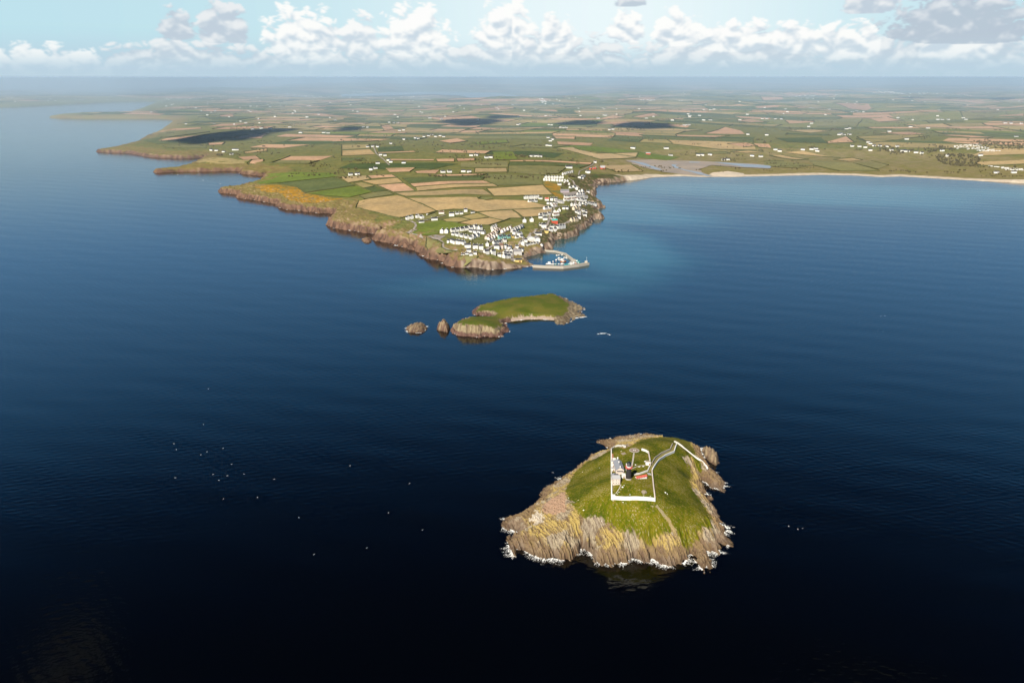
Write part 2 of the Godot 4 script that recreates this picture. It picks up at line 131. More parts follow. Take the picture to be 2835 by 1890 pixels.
const HOUSE_ROWS := [
	[-249.1, -1964.8, -240.1, -1970.4, 2, 8, 9, 5.5, 0, 90, "gabled white houses at the cliff road bend"],
	[-226.9, -1980.3, -215.8, -1966.4, 2, 9, 8, 6, 0, 0, "white cliff road houses with a garden wall"],
	[-207.7, -2015.2, -207.7, -2015.2, 1, 5, 4, 2.5, 0, 0, "small shed behind the cliff road houses"],
	[-173.8, -2027.7, -173.8, -2027.7, 1, 14, 7, 3, 1, 0, "brown roofed bungalow beside the big stubble field"],
	[-183.3, -1941.2, -183.3, -1941.2, 1, 16, 7, 3.2, 0, 0, "long white bungalow on the field lane"],
	[-210.5, -1909.2, -210.5, -1909.2, 1, 13, 7, 3, 0, 0, "white bungalow nearest the cliff road"],
	[-146.1, -1990.5, -146.1, -1990.5, 1, 13, 8, 6, 0, 0, "two storey white house at the end of the field lane"],
	[-134.4, -2012.3, -124, -2014.2, 2, 10, 6, 3, 0, 0, "low white outbuildings beside the field lane house"],
	[-115.1, -2044.5, -115.1, -2044.5, 1, 9, 8, 5.5, 0, 0, "white house standing highest above the field lane"],
	[-98.5, -2017.2, -92.7, -2018.4, 2, 6, 5, 3, 0, 0, "small white buildings at the hedge corner"],
	[-152.1, -1782.5, -142.5, -1779.7, 2, 9, 9, 5.5, 0, 90, "holiday houses next to the car park"],
	[-129.8, -1789.7, -90.9, -1814.2, 5, 10, 8, 5, 0, 0, "upper row of the holiday village"],
	[-81, -1820.1, -69.8, -1807.4, 2, 9, 9, 5.5, 0, 90, "tall gabled pair above the holiday village"],
	[-88.5, -1776.2, -61.7, -1758.6, 4, 9, 7, 4.5, 0, 0, "inner row of the holiday village beside its lawn"],
	[-125.1, -1755.1, -85.2, -1705, 5, 10, 7, 4.5, 0, 0, "lower row of the holiday village"],
	[-81.1, -1713.5, -72.5, -1726, 2, 9, 8, 5, 0, 0, "last houses of the holiday village before the estate"],
	[-129.7, -1676, -118.1, -1667.9, 3, 9, 7, 5.5, 0, 0, "left half of the long white terrace"],
	[-110.2, -1663.6, -97.5, -1652.5, 3, 9, 8, 6.5, 0, 0, "right half of the long white terrace"],
	[-88.7, -1629.9, -88.7, -1629.9, 1, 13, 8, 6, 0, 0, "white house with side wing below the long terrace"],
	[-73.2, -1619.7, -73.2, -1619.7, 1, 11, 8, 7, 0, 0, "two storey white house below the long terrace"],
	[-62, -1620.6, -62, -1620.6, 1, 10, 8, 7.5, 0, 0, "tallest white house above the shore road bend"],
	[-84.6, -1589.9, -84.6, -1589.9, 1, 10, 7, 4, 0, 0, "dark roofed house on the shore road"],
	[-96.1, -1578.6, -71.5, -1579.8, 4, 8, 5, 3, 0, 0, "low white row seaward of the shore road"],
	[-50.1, -1595.5, -38.1, -1604, 2, 10, 8, 7, 0, 0, "two tall white houses on the shore road"],
	[-31.5, -1652.8, -31.5, -1652.8, 1, 11, 9, 7, 0, 0, "dark roofed white house above the shore road fork"],
	[-22.4, -1664, -22.4, -1664, 1, 9, 12, 6, 2, 0, "brown roofed house above the harbour"],
	[-13.6, -1668.1, -5.4, -1664.6, 2, 8, 7, 6, 0, 0, "white houses beside the main street wall"],
	[-50.7, -1656.2, -50.7, -1656.2, 1, 8, 7, 5, 0, 90, "small gabled house on the estate road"],
	[-36.9, -1674.4, -27.1, -1686.2, 3, 8, 7, 5, 0, 0, "three houses at the foot of the estate"],
	[-53.3, -1708.9, -27.5, -1794.2, 7, 10, 7, 5, 2, 0, "brown roofed terrace climbing the estate"],
	[-47.3, -1694.7, -32.3, -1728.4, 4, 8, 7, 4.5, 1, 0, "front terrace of the estate"],
	[-43.3, -1814.4, -36.6, -1836.2, 3, 8, 7, 5, 3, 0, "top terrace of the estate by the fields"],
	[-40.3, -1783.2, -33.7, -1809.6, 3, 8, 7, 5, 1, 0, "second terrace of the estate by the fields"],
	[-21.5, -1780.2, -4, -1825.6, 4, 8, 7, 4.5, 1, 0, "upper estate road houses"],
	[1.9, -1789.8, 21.3, -1840.4, 5, 9, 8, 6, 3, 0, "grey terrace on the estate ridge"],
	[6.5, -1763.8, 16.9, -1753.8, 2, 9, 8, 6, 0, 0, "white pair below the grey terrace"],
	[-24.7, -1714.4, -8.4, -1724.8, 3, 8, 7, 4.5, 4, 0, "pastel bungalows of the estate"],
	[-23.9, -1695.4, -16.1, -1698.7, 2, 9, 7, 4, 0, 0, "white bungalows below the pastel ones"],
	[-6.1, -1727.5, 5.3, -1734.9, 3, 8, 7, 4, 5, 0, "yellow bungalows of the estate"],
	[9.8, -1729.5, 19, -1735.7, 2, 8, 7, 4, 0, 0, "bungalows at the green"],
	[-15.5, -1630.3, -2.6, -1640.1, 3, 8, 7, 5.5, 0, 0, "upper row above the slip"],
	[-24.9, -1606, -24.9, -1606, 1, 8, 6, 4, 0, 0, "cottage on the low cliff"],
	[-14.2, -1602.9, -6.8, -1610.7, 2, 8, 8, 6, 0, 0, "white houses lowest on the green bank"],
	[-11.3, -1648.1, -2.6, -1650.8, 2, 8, 7, 5.5, 0, 90, "gabled houses along the pier street"],
	[11.5, -1649.9, 11.5, -1649.9, 1, 18, 9, 6, 3, 0, "long white building with a grey roof above the harbour bank"],
	[15.7, -1669.9, 21.5, -1668.1, 2, 9, 7, 5.5, 0, 0, "white houses behind the grey roofed building"],
	[10.4, -1678.7, 10.4, -1678.7, 1, 7, 6, 4, 0, 0, "little white house on the main street"],
	[21.8, -1701.2, 21.8, -1701.2, 1, 10, 8, 7, 0, 90, "tall white house on the main street"],
	[28.7, -1717.3, 28.7, -1717.3, 1, 9, 7, 6, 0, 0, "white house next to the hotel car park"],
	[30.2, -1705.1, 52.4, -1720.9, 5, 6, 5, 3, 0, 0, "row of little white cottages over the harbour gardens"],
	[57.8, -1802.3, 57.8, -1802.3, 1, 16, 9, 4, 0, 0, "white hall above the hotel"],
	[112.7, -2769.5, 168.6, -2784.3, 7, 9, 8, 6, 0, 90, "upper row of the white estate on the hill"],
	[105, -2710.3, 180, -2702.6, 10, 8, 7, 5.5, 0, 90, "lower row of the white estate on the hill"],
	[168.5, -2661, 177.8, -2614.1, 3, 8, 7, 5.5, 0, 0, "white houses trailing down from the hill estate"],
	[177.4, -2885, 197.9, -2922.2, 4, 9, 7, 5, 0, 0, "row behind the hill estate"],
	[205.4, -2946.3, 214.8, -2969.5, 2, 9, 7, 5, 3, 0, "grey roofed houses behind the hill estate"],
	[212, -3121.2, 212, -3121.2, 1, 26, 12, 5, 0, 0, "long white barn among green fields"],
	[271.2, -2973.4, 271.2, -2973.4, 1, 12, 9, 7, 0, 0, "lone white house in the meadow near the beach"],
	[229.1, -2802.1, 238, -2819.8, 2, 9, 8, 5, 0, 0, "two white houses by the beach meadow"],
	[241.8, -2866.8, 250.5, -2879.4, 2, 10, 6, 3, 0, 0, "low sheds by the beach meadow"],
	[295.5, -3142.6, 318.5, -3185.9, 3, 10, 7, 4, 6, 0, "pink and white farm buildings near the estuary"],
	[346.8, -3204.8, 346.8, -3204.8, 1, 18, 12, 5, 6, 0, "white barn with a red side near the estuary"],
	[337.3, -3404.3, 337.3, -3404.3, 1, 12, 8, 5, 0, 0, "white house at the estuary lane end"],
	[35.6, -2278.6, 71.2, -2297.1, 7, 8, 7, 6, 0, 90, "detached row beside the ploughed field"],
	[78.5, -2285.4, 78.5, -2285.4, 1, 12, 7, 3.5, 0, 0, "low white house at the end of the detached row"],
	[95.1, -2261.7, 95.1, -2261.7, 1, 12, 8, 4, 7, 0, "red roofed house above the village"],
	[46.5, -2213, 63.1, -2225.6, 3, 11, 7, 4, 0, 0, "bungalows below the detached row"],
	[109.6, -2265.1, 120, -2262.5, 2, 9, 8, 6, 0, 0, "white pair at the top of the side street"],
	[120.2, -2236.6, 135.3, -2214, 4, 8, 7, 5, 3, 0, "grey roofed houses at the top of the side street"],
	[96, -2194, 117.8, -2189.1, 4, 8, 7, 4.5, 0, 0, "small houses beside the vegetable field"],
	[107.1, -2150.4, 113.2, -2156.3, 2, 8, 8, 5, 1, 0, "brown roofed pair at the lane head"],
	[149.6, -2325.2, 175.2, -2336.1, 5, 8, 7, 5, 0, 0, "upper row of the old village"],
	[144.3, -2263, 181.1, -2290.5, 6, 8, 7, 5, 1, 0, "second row of the old village"],
	[180, -2337.1, 211.6, -2359.1, 5, 8, 7, 5.5, 3, 0, "upper street of the old village"],
	[183.8, -2285.4, 203.4, -2298.8, 4, 9, 8, 6, 0, 0, "church end of the old village"],
	[182.9, -2215.6, 199.6, -2253.3, 3, 10, 7, 4.5, 0, 0, "low white row on the point"],
	[205.3, -2267, 230.2, -2288.3, 5, 8, 7, 5.5, 0, 0, "white houses out on the point"],
	[156.3, -2173.4, 178.4, -2177.3, 4, 8, 8, 6, 0, 90, "street front of the old village"],
	[159.8, -2121.2, 174.1, -2140.3, 3, 8, 8, 6, 8, 0, "cream houses on the village street"],
	[164.4, -2086.2, 169.6, -2080.8, 2, 8, 8, 5.5, 0, 0, "street houses at the bend"],
	[134.1, -2120.3, 142.5, -2117.7, 2, 9, 8, 5, 0, 0, "white pair behind the street"],
	[85.6, -2097, 96.6, -2108, 2, 11, 8, 6, 0, 0, "white houses at the side road turning"],
	[120.7, -2082.9, 114.7, -2048.4, 2, 11, 8, 6, 0, 0, "white houses on the hillside garden"],
	[106.3, -2059.1, 106.3, -2059.1, 1, 7, 7, 5, 0, 90, "little gabled house by the side road"],
	[69.1, -2000.3, 90.1, -2019.7, 4, 9, 7, 5, 0, 0, "upper houses left of the side road"],
	[68.2, -1973.6, 68.2, -1973.6, 1, 9, 7, 5, 0, 0, "lone house left of the side road"],
	[103.4, -2014.3, 111.8, -2019.8, 2, 9, 7, 4, 1, 0, "low houses right of the side road"],
	[78.6, -1949.1, 78.6, -1949.1, 1, 11, 8, 5, 0, 0, "dark roofed house by the side road"],
	[95.6, -1963.6, 106.4, -1968, 3, 7, 6, 4, 0, 0, "small terrace above the painted building"],
	[99.4, -1918, 99.4, -1918, 1, 14, 9, 7, 9, 0, "red painted building with a teal end"],
	[28.9, -1913.3, 28.9, -1913.3, 1, 10, 9, 6, 0, 90, "white gabled house alone in the field"],
	[45.9, -1925.2, 45.9, -1925.2, 1, 11, 9, 6, 0, 90, "white gabled house with a low wing in the field"],
	[66.7, -1888.1, 66.7, -1888.1, 1, 9, 7, 4, 0, 0, "white cottage at the road junction"],
	[72.6, -1875, 72.6, -1875, 1, 11, 9, 8, 0, 0, "tall white house with a glazed side at the junction"],
	[92.1, -1884.9, 92.1, -1884.9, 1, 10, 6, 3, 0, 0, "low white building by the road wall"],
	[106.7, -1883.6, 119.6, -1896.8, 3, 9, 8, 6, 0, 90, "three gabled houses over the bay slope"],
	[88.7, -1864.2, 99, -1869.9, 2, 9, 7, 5, 0, 0, "pair of houses over the bay slope"],
	[77.9, -1847.2, 77.9, -1847.2, 1, 9, 8, 4, 5, 0, "yellow cottage over the bay slope"],
	[182.7, -2068.7, 182.7, -2068.7, 1, 10, 8, 6, 0, 0, "white house alone on the bay slope"],
	[182.5, -2119, 189.9, -2121.7, 2, 8, 7, 5, 0, 0, "two houses on the bay side of the street"],
	[144.9, -1985, 156.5, -1997.9, 3, 9, 8, 6, 8, 0, "cream houses above the bay wall"],
	[165.8, -2031.1, 165.8, -2031.1, 1, 9, 7, 5, 0, 0, "house in the angle of the bay road"],
	[179.6, -2538.1, 190.5, -2549.5, 2, 10, 8, 5, 0, 0, "white pair near the playing field"],
	[195.7, -2526.6, 195.7, -2526.6, 1, 10, 9, 6, 0, 90, "gabled house near the playing field"],
	[190.2, -2390, 206.5, -2412.6, 3, 9, 7, 5, 0, 0, "three houses above the beach rocks"],
	[204.2, -2504.8, 214.4, -2528, 2, 9, 8, 5, 0, 0, "two houses behind the beach rocks"],
	[154.7, -2434.9, 154.7, -2434.9, 1, 26, 12, 5, 10, 0, "long grey roofed school beside its yard"],
	[148.7, -2606.3, 148.7, -2606.3, 1, 13, 8, 4, 0, 0, "white house among the gorse"],
	[232, -2536, 232, -2536, 1, 9, 7, 4, 0, 0, "low house nearest the beach rocks"]]
const FARMS := {
	"along the inland lane": [-496.3,-2948.1,13,0,-485.4,-2976.4,13,0,-479.1,-3257.8,13,0,-460.9,-3188.5,13,0,-520.1,-3442.1,13,0,-542.7,-3473.7,13,0,-602.2,-3781.4,13,0,-566.8,-3946.5,13,0,-648.3,-3785,13,0,-627.7,-3798.7,13,0],
	"below the inland lane fields": [-212.5,-2840.7,15,0,-233.5,-2826.6,15,0,-167.1,-2866.6,15,0,-146.9,-2859.7,15,0,-404.4,-3133.7,15,0,-504.8,-3151.4,15,0],
	"in the hamlet on the low ridge": [-456.8,-4398.9,14,0,-439.4,-4453,14,0,-425.5,-4508.5,14,0,-396.5,-4398.9,14,0,-378.4,-4453,14,0,-353.4,-4377.6,14,0,-492.7,-4314.9,14,0,-473.4,-4274,14,0,-541.7,-4233.9,14,0],
	"among the middle fields": [-163.4,-3370.2,15,0,-143.6,-3384.3,15,0,-100.7,-3315.2,15,0,-83.9,-3328.1,15,0,78.7,-3405.5,15,0,96.6,-3415.3,15,0,114.3,-3416.7,15,0],
	"up the road towards the hills": [184.1,-4314.9,15,0,185.7,-4099.2,15,0,200.7,-4194.6,15,0,161.6,-3853.5,15,0,174.1,-3837.1,15,0,289.6,-5076,15,0,302.8,-5006,15,0,321.7,-5034,15,0,233.7,-5392,15,0,250.6,-5360,15,0],
	"on the left hand ridge": [-816.5,-5659,16,0,-778.1,-5590,16,0,-754,-5624,16,0,-655.1,-4938.2,16,0,-634.9,-4978.8,16,0,-912.4,-5207,16,0,-880.8,-5177,16,0,-519.7,-2807.1,16,0,-540.4,-2800.3,16,0,36.3,-5456,16,0,50.5,-5489,16,0],
	"round the estuary": [554.2,-4807.4,18,0,575.1,-4845.9,18,0,701.9,-3719.9,18,0,216.8,-3137.1,18,0,272.5,-2997.1,18,0,231.5,-2809,18,0],
	"near the estuary with red walls": [602.3,-3720.8,20,6,351,-3246.8,20,6],
	"far out among the fields": [269.3,-6768,22,0,298.4,-6646,22,0,6.4,-9583,22,0,81.3,-8892,22,0,-142.8,-7936,22,0,-613.6,-6369,22,0,-512.9,-6196,22,0,205.9,-7394,22,0,707.8,-6458,22,0,587.5,-5803,22,0,548.2,-3821.1,22,0,705.9,-3856.6,22,0],
	"behind the beach": [832.7,-3754.1,18,0,850.2,-3760.3,18,0,889.4,-3775.8,18,0,913,-3617.1,18,0,931.7,-3629.2,18,0],
	"among the fields behind the beach": [1267.9,-4553.8,18,0,1352.6,-4497.3,18,0,1872,-5360,18,0,1216.7,-3892.3,18,0,1229,-3866,18,0,1382.9,-3889.3,18,0,1405,-3895.3,18,0,1398.5,-3856,18,0,1342.2,-3887.3,18,0,1077.4,-3771.5,18,0,1111.8,-3754.8,18,0],
	"in the village among trees": [1701.4,-4035,16,0,1683.4,-3965.9,16,0,1581.6,-3921.2,16,0,1610.8,-3909.9,16,0,1630.1,-3890.8,16,0,1679.3,-3913.9,16,0,1701.4,-3902.5,16,0,1728.1,-3886.4,16,0,1716.9,-3812,16,0,1770.4,-3876.7,16,0,1630.6,-3832.8,16,0],
	"white church among trees": [1760.6,-3785,26,0,1768.7,-3773.8,26,0],
	"in the far green fields": [2368.7,-5048,20,0,1962.4,-4978.8,20,0,2001,-5034,20,0,2105.9,-4732.2,20,0,3035.5,-5695,20,0,3019.9,-5207,20,0,3038.4,-5177,20,0,3083,-5148,20,0,2601.6,-4367,20,0,2413,-4924.8,20,0,1957.8,-4194.6,20,0],
	"in the far hamlets": [1742,-4508.5,20,0,1756.6,-4486.1,20,0,1796,-4508.5,20,0,1784.5,-4600.1,20,0,2998.1,-5993,20,0,3009.3,-5954,20,0,3049.9,-5954,20,0,1864.7,-6347,20,0,1903.6,-6369,20,0,1961.9,-6347,20,0,2012,-6369,20,0],
	"on the far slopes": [1896.4,-7835,24,0,1868.1,-7608,24,0,1663,-7164,24,0,1706.6,-7220,24,0,2734.3,-7835,24,0,2777.5,-7902,24,0,2907.1,-7835,24,0,2856.1,-7164,24,0,3133.5,-7769,24,0,2824,-6947,24,0,1075.3,-5177,24,0,1047.3,-5148,24,0,1330.5,-5712,24,0],
	"near the caravan parks": [1910.1,-3739.8,18,0,1886.5,-3637.9,18,0,1824.3,-3145.7,18,0,1882.3,-3133.5,18,0,1813.5,-3723.3,18,0,1797.2,-3743.9,18,0,2001.1,-3590.7,18,0],
	"on the far headland": [-2473.2,-5876,16,0,-2464.8,-5893,16,0,-2321.7,-6056,16,0,-2075.5,-5929,16,0,-1399,-3919.8,16,0,-1373.6,-3914.5,16,0,-1309.8,-3824.6,16,0,-1280.8,-3879.2,16,0,-1265.6,-3873.5,16,0,-1213.8,-3641.7,16,0],
	"on the land beyond the headlands": [-1382.7,-5282,20,0,-1573.7,-5151,20,0,-1537.3,-5208,20,0,-1458.8,-5119,20,0,-1186.7,-4757,20,0,-1053.8,-4744.6,20,0,-1021.5,-4707.6,20,0,-2478.6,-8765,20,0,-2368.1,-7736,20,0,-2761.3,-7943,20,0,-1586.4,-7000,20,0,-1264.3,-6093,20,0,-2122.2,-8892,20,0]}
const CARAVANS := [
	[2009.3, -3830.8, 2152.6, -3895.3, 11, "hillside caravan park", "rearmost row"],
	[1994.7, -3795, 2125.6, -3820.7, 11, "hillside caravan park", "second back row"],
	[1990.4, -3767, 2108.3, -3752.9, 11, "hillside caravan park", "third back row"],
	[2017.1, -3737.4, 2110.3, -3721.1, 10, "hillside caravan park", "fourth back row"],
	[2040.5, -3696.7, 2105.4, -3677, 8, "hillside caravan park", "second front row"],
	[2044.5, -3668.3, 2108.1, -3642, 8, "hillside caravan park", "front row"],
	[1912.9, -3351.7, 1941.2, -3279.7, 9, "beach caravan park", "back row"],
	[1919, -3280.3, 1964.9, -3224.1, 9, "beach caravan park", "middle row"],
	[1909.4, -3233.4, 1948.5, -3191.3, 8, "beach caravan park", "front row"]]
const TOWNS := [[-3037.6,-15302,-2848.9,-15543,25],[-3304,-19295,-3039.5,-19691,30],[-3494.3,-18915,-3401.5,-19295,14],[-1508.7,-18420,-652.9,-22027,60],[-1891.7,-14824,-1518.1,-14598,20],[2968.3,-26572,3334.5,-27378,16],[1572.3,-10390,1962.2,-9853,60],[277.8,-10008,507.2,-9853,24],[2068.4,-10390,2062.5,-9853,12],[4646.6,-18305,5173,-17780,50],[4584.1,-22027,5782,-24088,30],[6321,-14824,6673,-15057,60],[6261,-13960,6988,-13190,90],[4299.6,-13011,4936.3,-12836,24],[-4277.5,-16066,-3198.1,-14824,30],[-5266,-12836,-4940.9,-12836,15]]
const GULLS := [-345.7,-875.9,-315.3,-775.1,-327.4,-728.7,-319.8,-715.4,-292.4,-704.1,-289,-710.6,-276.2,-718.2,-257.1,-684.4,-298.3,-657.6,-267.1,-663.9,-258.1,-652.8,-253.4,-661.5,-239.7,-664.9,-209.9,-654.9,-242.8,-619.4,-215.1,-622,-171.8,-588.4,-100.7,-596.1,-89.6,-646.8,-70.2,-569.4,-109.5,-543.5,-147.3,-534.8,-147.9,-681.3,546.7,-1174.5,554.2,-1176.6,224.5,-570.6,228.7,-571.9,218.8,-575.2,36.7,-667.7]
const WOODS := [[60, [1865,-3815.3,1953.4,-3844.6,1978.8,-3806.6,1974.5,-3753.9,1874.9,-3724.6,1838.5,-3738.2]],
	[240, [1839.7,-3676.1,1945.2,-3651.5,1992.4,-3581.8,1960.2,-3481.3,1882.1,-3371.5,1770.5,-3383.1,1805.1,-3549.9]],
	[160, [2174.1,-4054.6,2267.7,-4054.6,2385.3,-3935.5,2207.1,-3633.8,2137.9,-3660.6,2113.9,-3772.9]],
	[70, [1692.1,-3930,1743.9,-3871.1,1809.2,-3768.7,1710.9,-3740.4,1653.9,-3812.7]],
	[40, [1880.4,-5041,1961.4,-5041,1909.1,-4904,1851.3,-4930.8]],
	[30, [4439.2,-7936,4489.7,-7835,4178.1,-7306,4103.6,-7306]],
	[60, [3015.4,-8483,3117.2,-8293,3023.7,-7306,2832.4,-6895,2869.7,-7769]],
	[260, [5017,-11341,5516,-11341,6380,-10688,5876,-9837,5056,-10389]],
	[40, [2879.3,-6895,3050.8,-7164,2920.9,-6413,2861.1,-6527]],
	[70, [158,-2602.2,186.5,-2666.4,181.8,-2569.9,159.8,-2490,146,-2511.3]],
	[40, [133.3,-2037.4,154.2,-2081.2,152.8,-2022.2,135.3,-2004.6]],
	[110, [90.3,-1844.7,138.3,-1908.5,153.8,-1939.2,115.5,-1846,96.9,-1847.2]],
	[60, [170.7,-2076.4,204.3,-2138.6,208.4,-2103.5,178.8,-2004.5,157.9,-1980]],
	[40, [191.2,-2876.6,221.1,-2869.8,219.5,-2822.1,191.9,-2829.7]],
	[25, [-1344,-3738.9,-1178.5,-3650.9,-1154.3,-3573.9,-1285.6,-3620.9]],
	[25, [20,-3408,133.1,-3446.4,119.1,-3383.3,25.3,-3339.1]],
	[20, [-853.3,-5712,-736.4,-5712,-726.8,-5489,-799.5,-5539]],
	[25, [-487.6,-4623.6,-378.7,-4647.3,-347.9,-4453,-444,-4346]],
	[14, [883.1,-3617.8,975.1,-3666.6,951,-3573,868.6,-3556.5]],
	[90, [63.1,-15626,432.2,-15626,524.8,-13881,167.1,-13382]],
	[60, [2011.7,-10106,2173,-10389,2269.7,-8892,2025.6,-8683]]]
const CLOUD_SHADES := [[-1572.1,-4660.2,237.2,446.3],[-1390.4,-4999.1,136.6,135.9],[-270.3,-5757,186.1,286.4],[-50.5,-6450,131.6,224.2],[-971.2,-5098,78.3,169.4],[434.4,-5491,140.5,147],[823.9,-5174,167.6,232.3],[5565,-11071,748,449.1],[-1775.8,-12438,251.9,484.9]]
const PIER := [41,-1559.5,64.6,-1553.2,97.4,-1549,126.9,-1564.8,148.1,-1581]
const BREAKWATER := [67.4,-1711.6,77.3,-1706.1,90.5,-1701.9,96.7,-1693.7,109.1,-1677.3,115.4,-1647.4,120.8,-1620.5]
const BOATS := [[74.2,-1578.4,16,0],[98.5,-1620.7,12,1],[102,-1605.8,13,2],[89.1,-1617,9,3],[98.4,-1578.4,9,0],[116.1,-1585.6,12,0],[121.9,-1591.1,9,0],[129.5,-1607.6,12,4],[92.5,-1666.4,5,0],[97,-1666.4,6,3],[103.4,-1671.2,5,0],[106.8,-1645.6,5,0],[113,-1653.4,7,0],[110.4,-1639,5,0],[104.8,-1632.1,6,3],[95.3,-1636,8,0],[82.1,-1580.2,6,0],[86.3,-1577.3,7,4],[91.9,-1580.2,5,0],[82.1,-1603.9,7,3],[126.6,-1591.1,6,2],[131.6,-1594.7,8,4]]
const WALLS := {"WALL_FRONT": [77.8,-574.9,88.9,-573.8,100.9,-572.3,107.6,-572.1,111.3,-572.1],
	"WALL_LEFT": [77.8,-574.9,79.7,-593.8,84,-631.3,89.5,-677.7],
	"WALL_BACK_LEFT": [89.5,-677.7,94.3,-689.9,100.6,-666.4],
	"WALL_BACK_RIGHT": [113.8,-659.1,117,-657,119,-653.8],
	"WALL_RIGHT_UPPER": [119,-653.8,118.1,-644.7,117.4,-636.1],
	"WALL_RIGHT": [115.9,-616.7,114.2,-600.8,112.1,-583.3,111.3,-572.1],
	"WALL_INNER": [99.6,-605.8,104.2,-608.2,108.7,-612.2,112.3,-615.7,115.2,-623.8],
	"WALL_CURVE": [115.9,-616.7,119.2,-625.1,123.9,-637,127.3,-644.5,134.3,-656.6,139,-663,144.8,-669.9,150.2,-686.6],
	"WALL_LANE": [118.2,-630.9,123.2,-644.6,131.2,-658.9,141.5,-671.3,146,-684.1],
	"WALL_LONG": [151.6,-703.1,157.9,-691.6,169,-694.1,177.7,-693.4,180.4,-686.7],
	"PATH_PAD": [106.1,-652.6,103.4,-638.6,99.5,-620.6],
	"PATH_GATE": [98.4,-617.5,102.9,-621.8,107.9,-624.5,112.1,-625.9],
	"PATH_FRONT": [86.6,-589.4,85.3,-585.5,83,-581.4,81.5,-579],
	"LANE": [113.2,-615.5,116.2,-623,119.6,-633.3,124.7,-645.6,132.4,-658.1,142.7,-670.1,147.8,-683.8]}
const SPOTS := {"TOWER": [93.7,-597.3], "PAD": [107.3,-658.1], "HOUSE_A": [88.7,-609.8], "HOUSE_B": [90.6,-624.7], "BLOCK": [83,-589.5], "GATE": [114.3,-626.2], "SHED": [104.7,-600.7], "CORNER": [79.1,-574.9], "ROCK": [103.5,-579.2], "ANNEX": [96.3,-626.9], "PORCH": [89.8,-599.2], "PATCH": [97.2,-652.7], "GREEN": [113.1,-611.4], "OUT0": [88.2,-642.1], "OUT1": [86.6,-638.3], "OUT2": [85.7,-630.4], "OUT3": [84.7,-620.8], "SLAB0": [106.1,-621.4], "SLAB1": [109.6,-622.6], "SLAB2": [103.6,-625.7], "SLAB3": [112.5,-633]}
const STONES := [100.4,-582.4,122.6,-589.2,124,-589.5,89.1,-588.3,87.6,-586.1,85.9,-583.6,84.2,-580.7,82.9,-578.9,95.9,-659.4,92.5,-578,86.7,-572.3,78.9,-573.9,102.9,-575.8,108.1,-575.9,56.7,-580.2,62.4,-658.2,122.5,-589.7,124.1,-588.5,75.8,-644,86.3,-572.4,69.9,-567.2,46.5,-605,53.5,-594.2]
const HARBOUR_SPOTS := {"LIFEBOAT": [11.9,-1582.5], "HOTEL": [45.3,-1738.3], "NETS": [106.9,-1566.2], "PIERHUT": [145.4,-1586], "PIERHUT2": [114.3,-1571.5], "MAST": [144.6,-1586], "BREAKHEAD": [122.3,-1608.7], "SLIP": [62.6,-1705.1]}
const CLOUD_BANKS := [[-28.50,-0.15,9.87,1.72,0.90],[-20.92,0.28,9.90,1.77,0.45],[-21.15,1.29,2.47,1.13,0.50],[-13.37,0.29,8.88,1.71,0.50],[-6.37,0.30,8.42,1.88,0.55],[2.07,0.30,14.12,2.16,0.45],[14.26,0.29,15.86,2.48,0.50],[26.44,0.26,13.51,2.52,0.50],[-13.38,0.95,5.32,3.31,0.95],[-12.13,2.01,2.70,1.35,0.70],[-9.94,1.71,2.74,1.94,0.70],[-6.32,1.64,5.00,2.50,1.00],[-0.38,1.79,4.07,2.80,0.95],[0.54,0.98,7.64,1.88,0.60],[2.79,1.73,3.10,1.86,0.80],[7.46,2.57,2.35,1.57,0.95],[10.61,2.28,3.40,1.71,1.00],[14.19,1.73,5.84,1.60,0.85],[17.86,1.70,3.58,1.65,0.80],[20.88,1.42,4.94,1.62,0.80],[22.04,1.41,2.19,1.36,0.95],[26.70,0.87,9.02,1.68,0.75],[-20.85,2.47,2.21,1.48,0.35],[-18.21,2.51,2.84,1.90,0.38],[27.04,2.30,8.39,2.56,0.12],[22.12,3.91,3.36,1.03,0.40],[7.48,4.44,1.93,0.72,0.30]]

var rng := RandomNumberGenerator.new()
var n_hill := FastNoiseLite.new()
var n_mid := FastNoiseLite.new()
var n_fine := FastNoiseLite.new()
var n_ridge := FastNoiseLite.new()
var M := {}
var tiles := []
var names := {}
var mesh_cache := {}
var island := {}
var coast := PackedVector2Array()

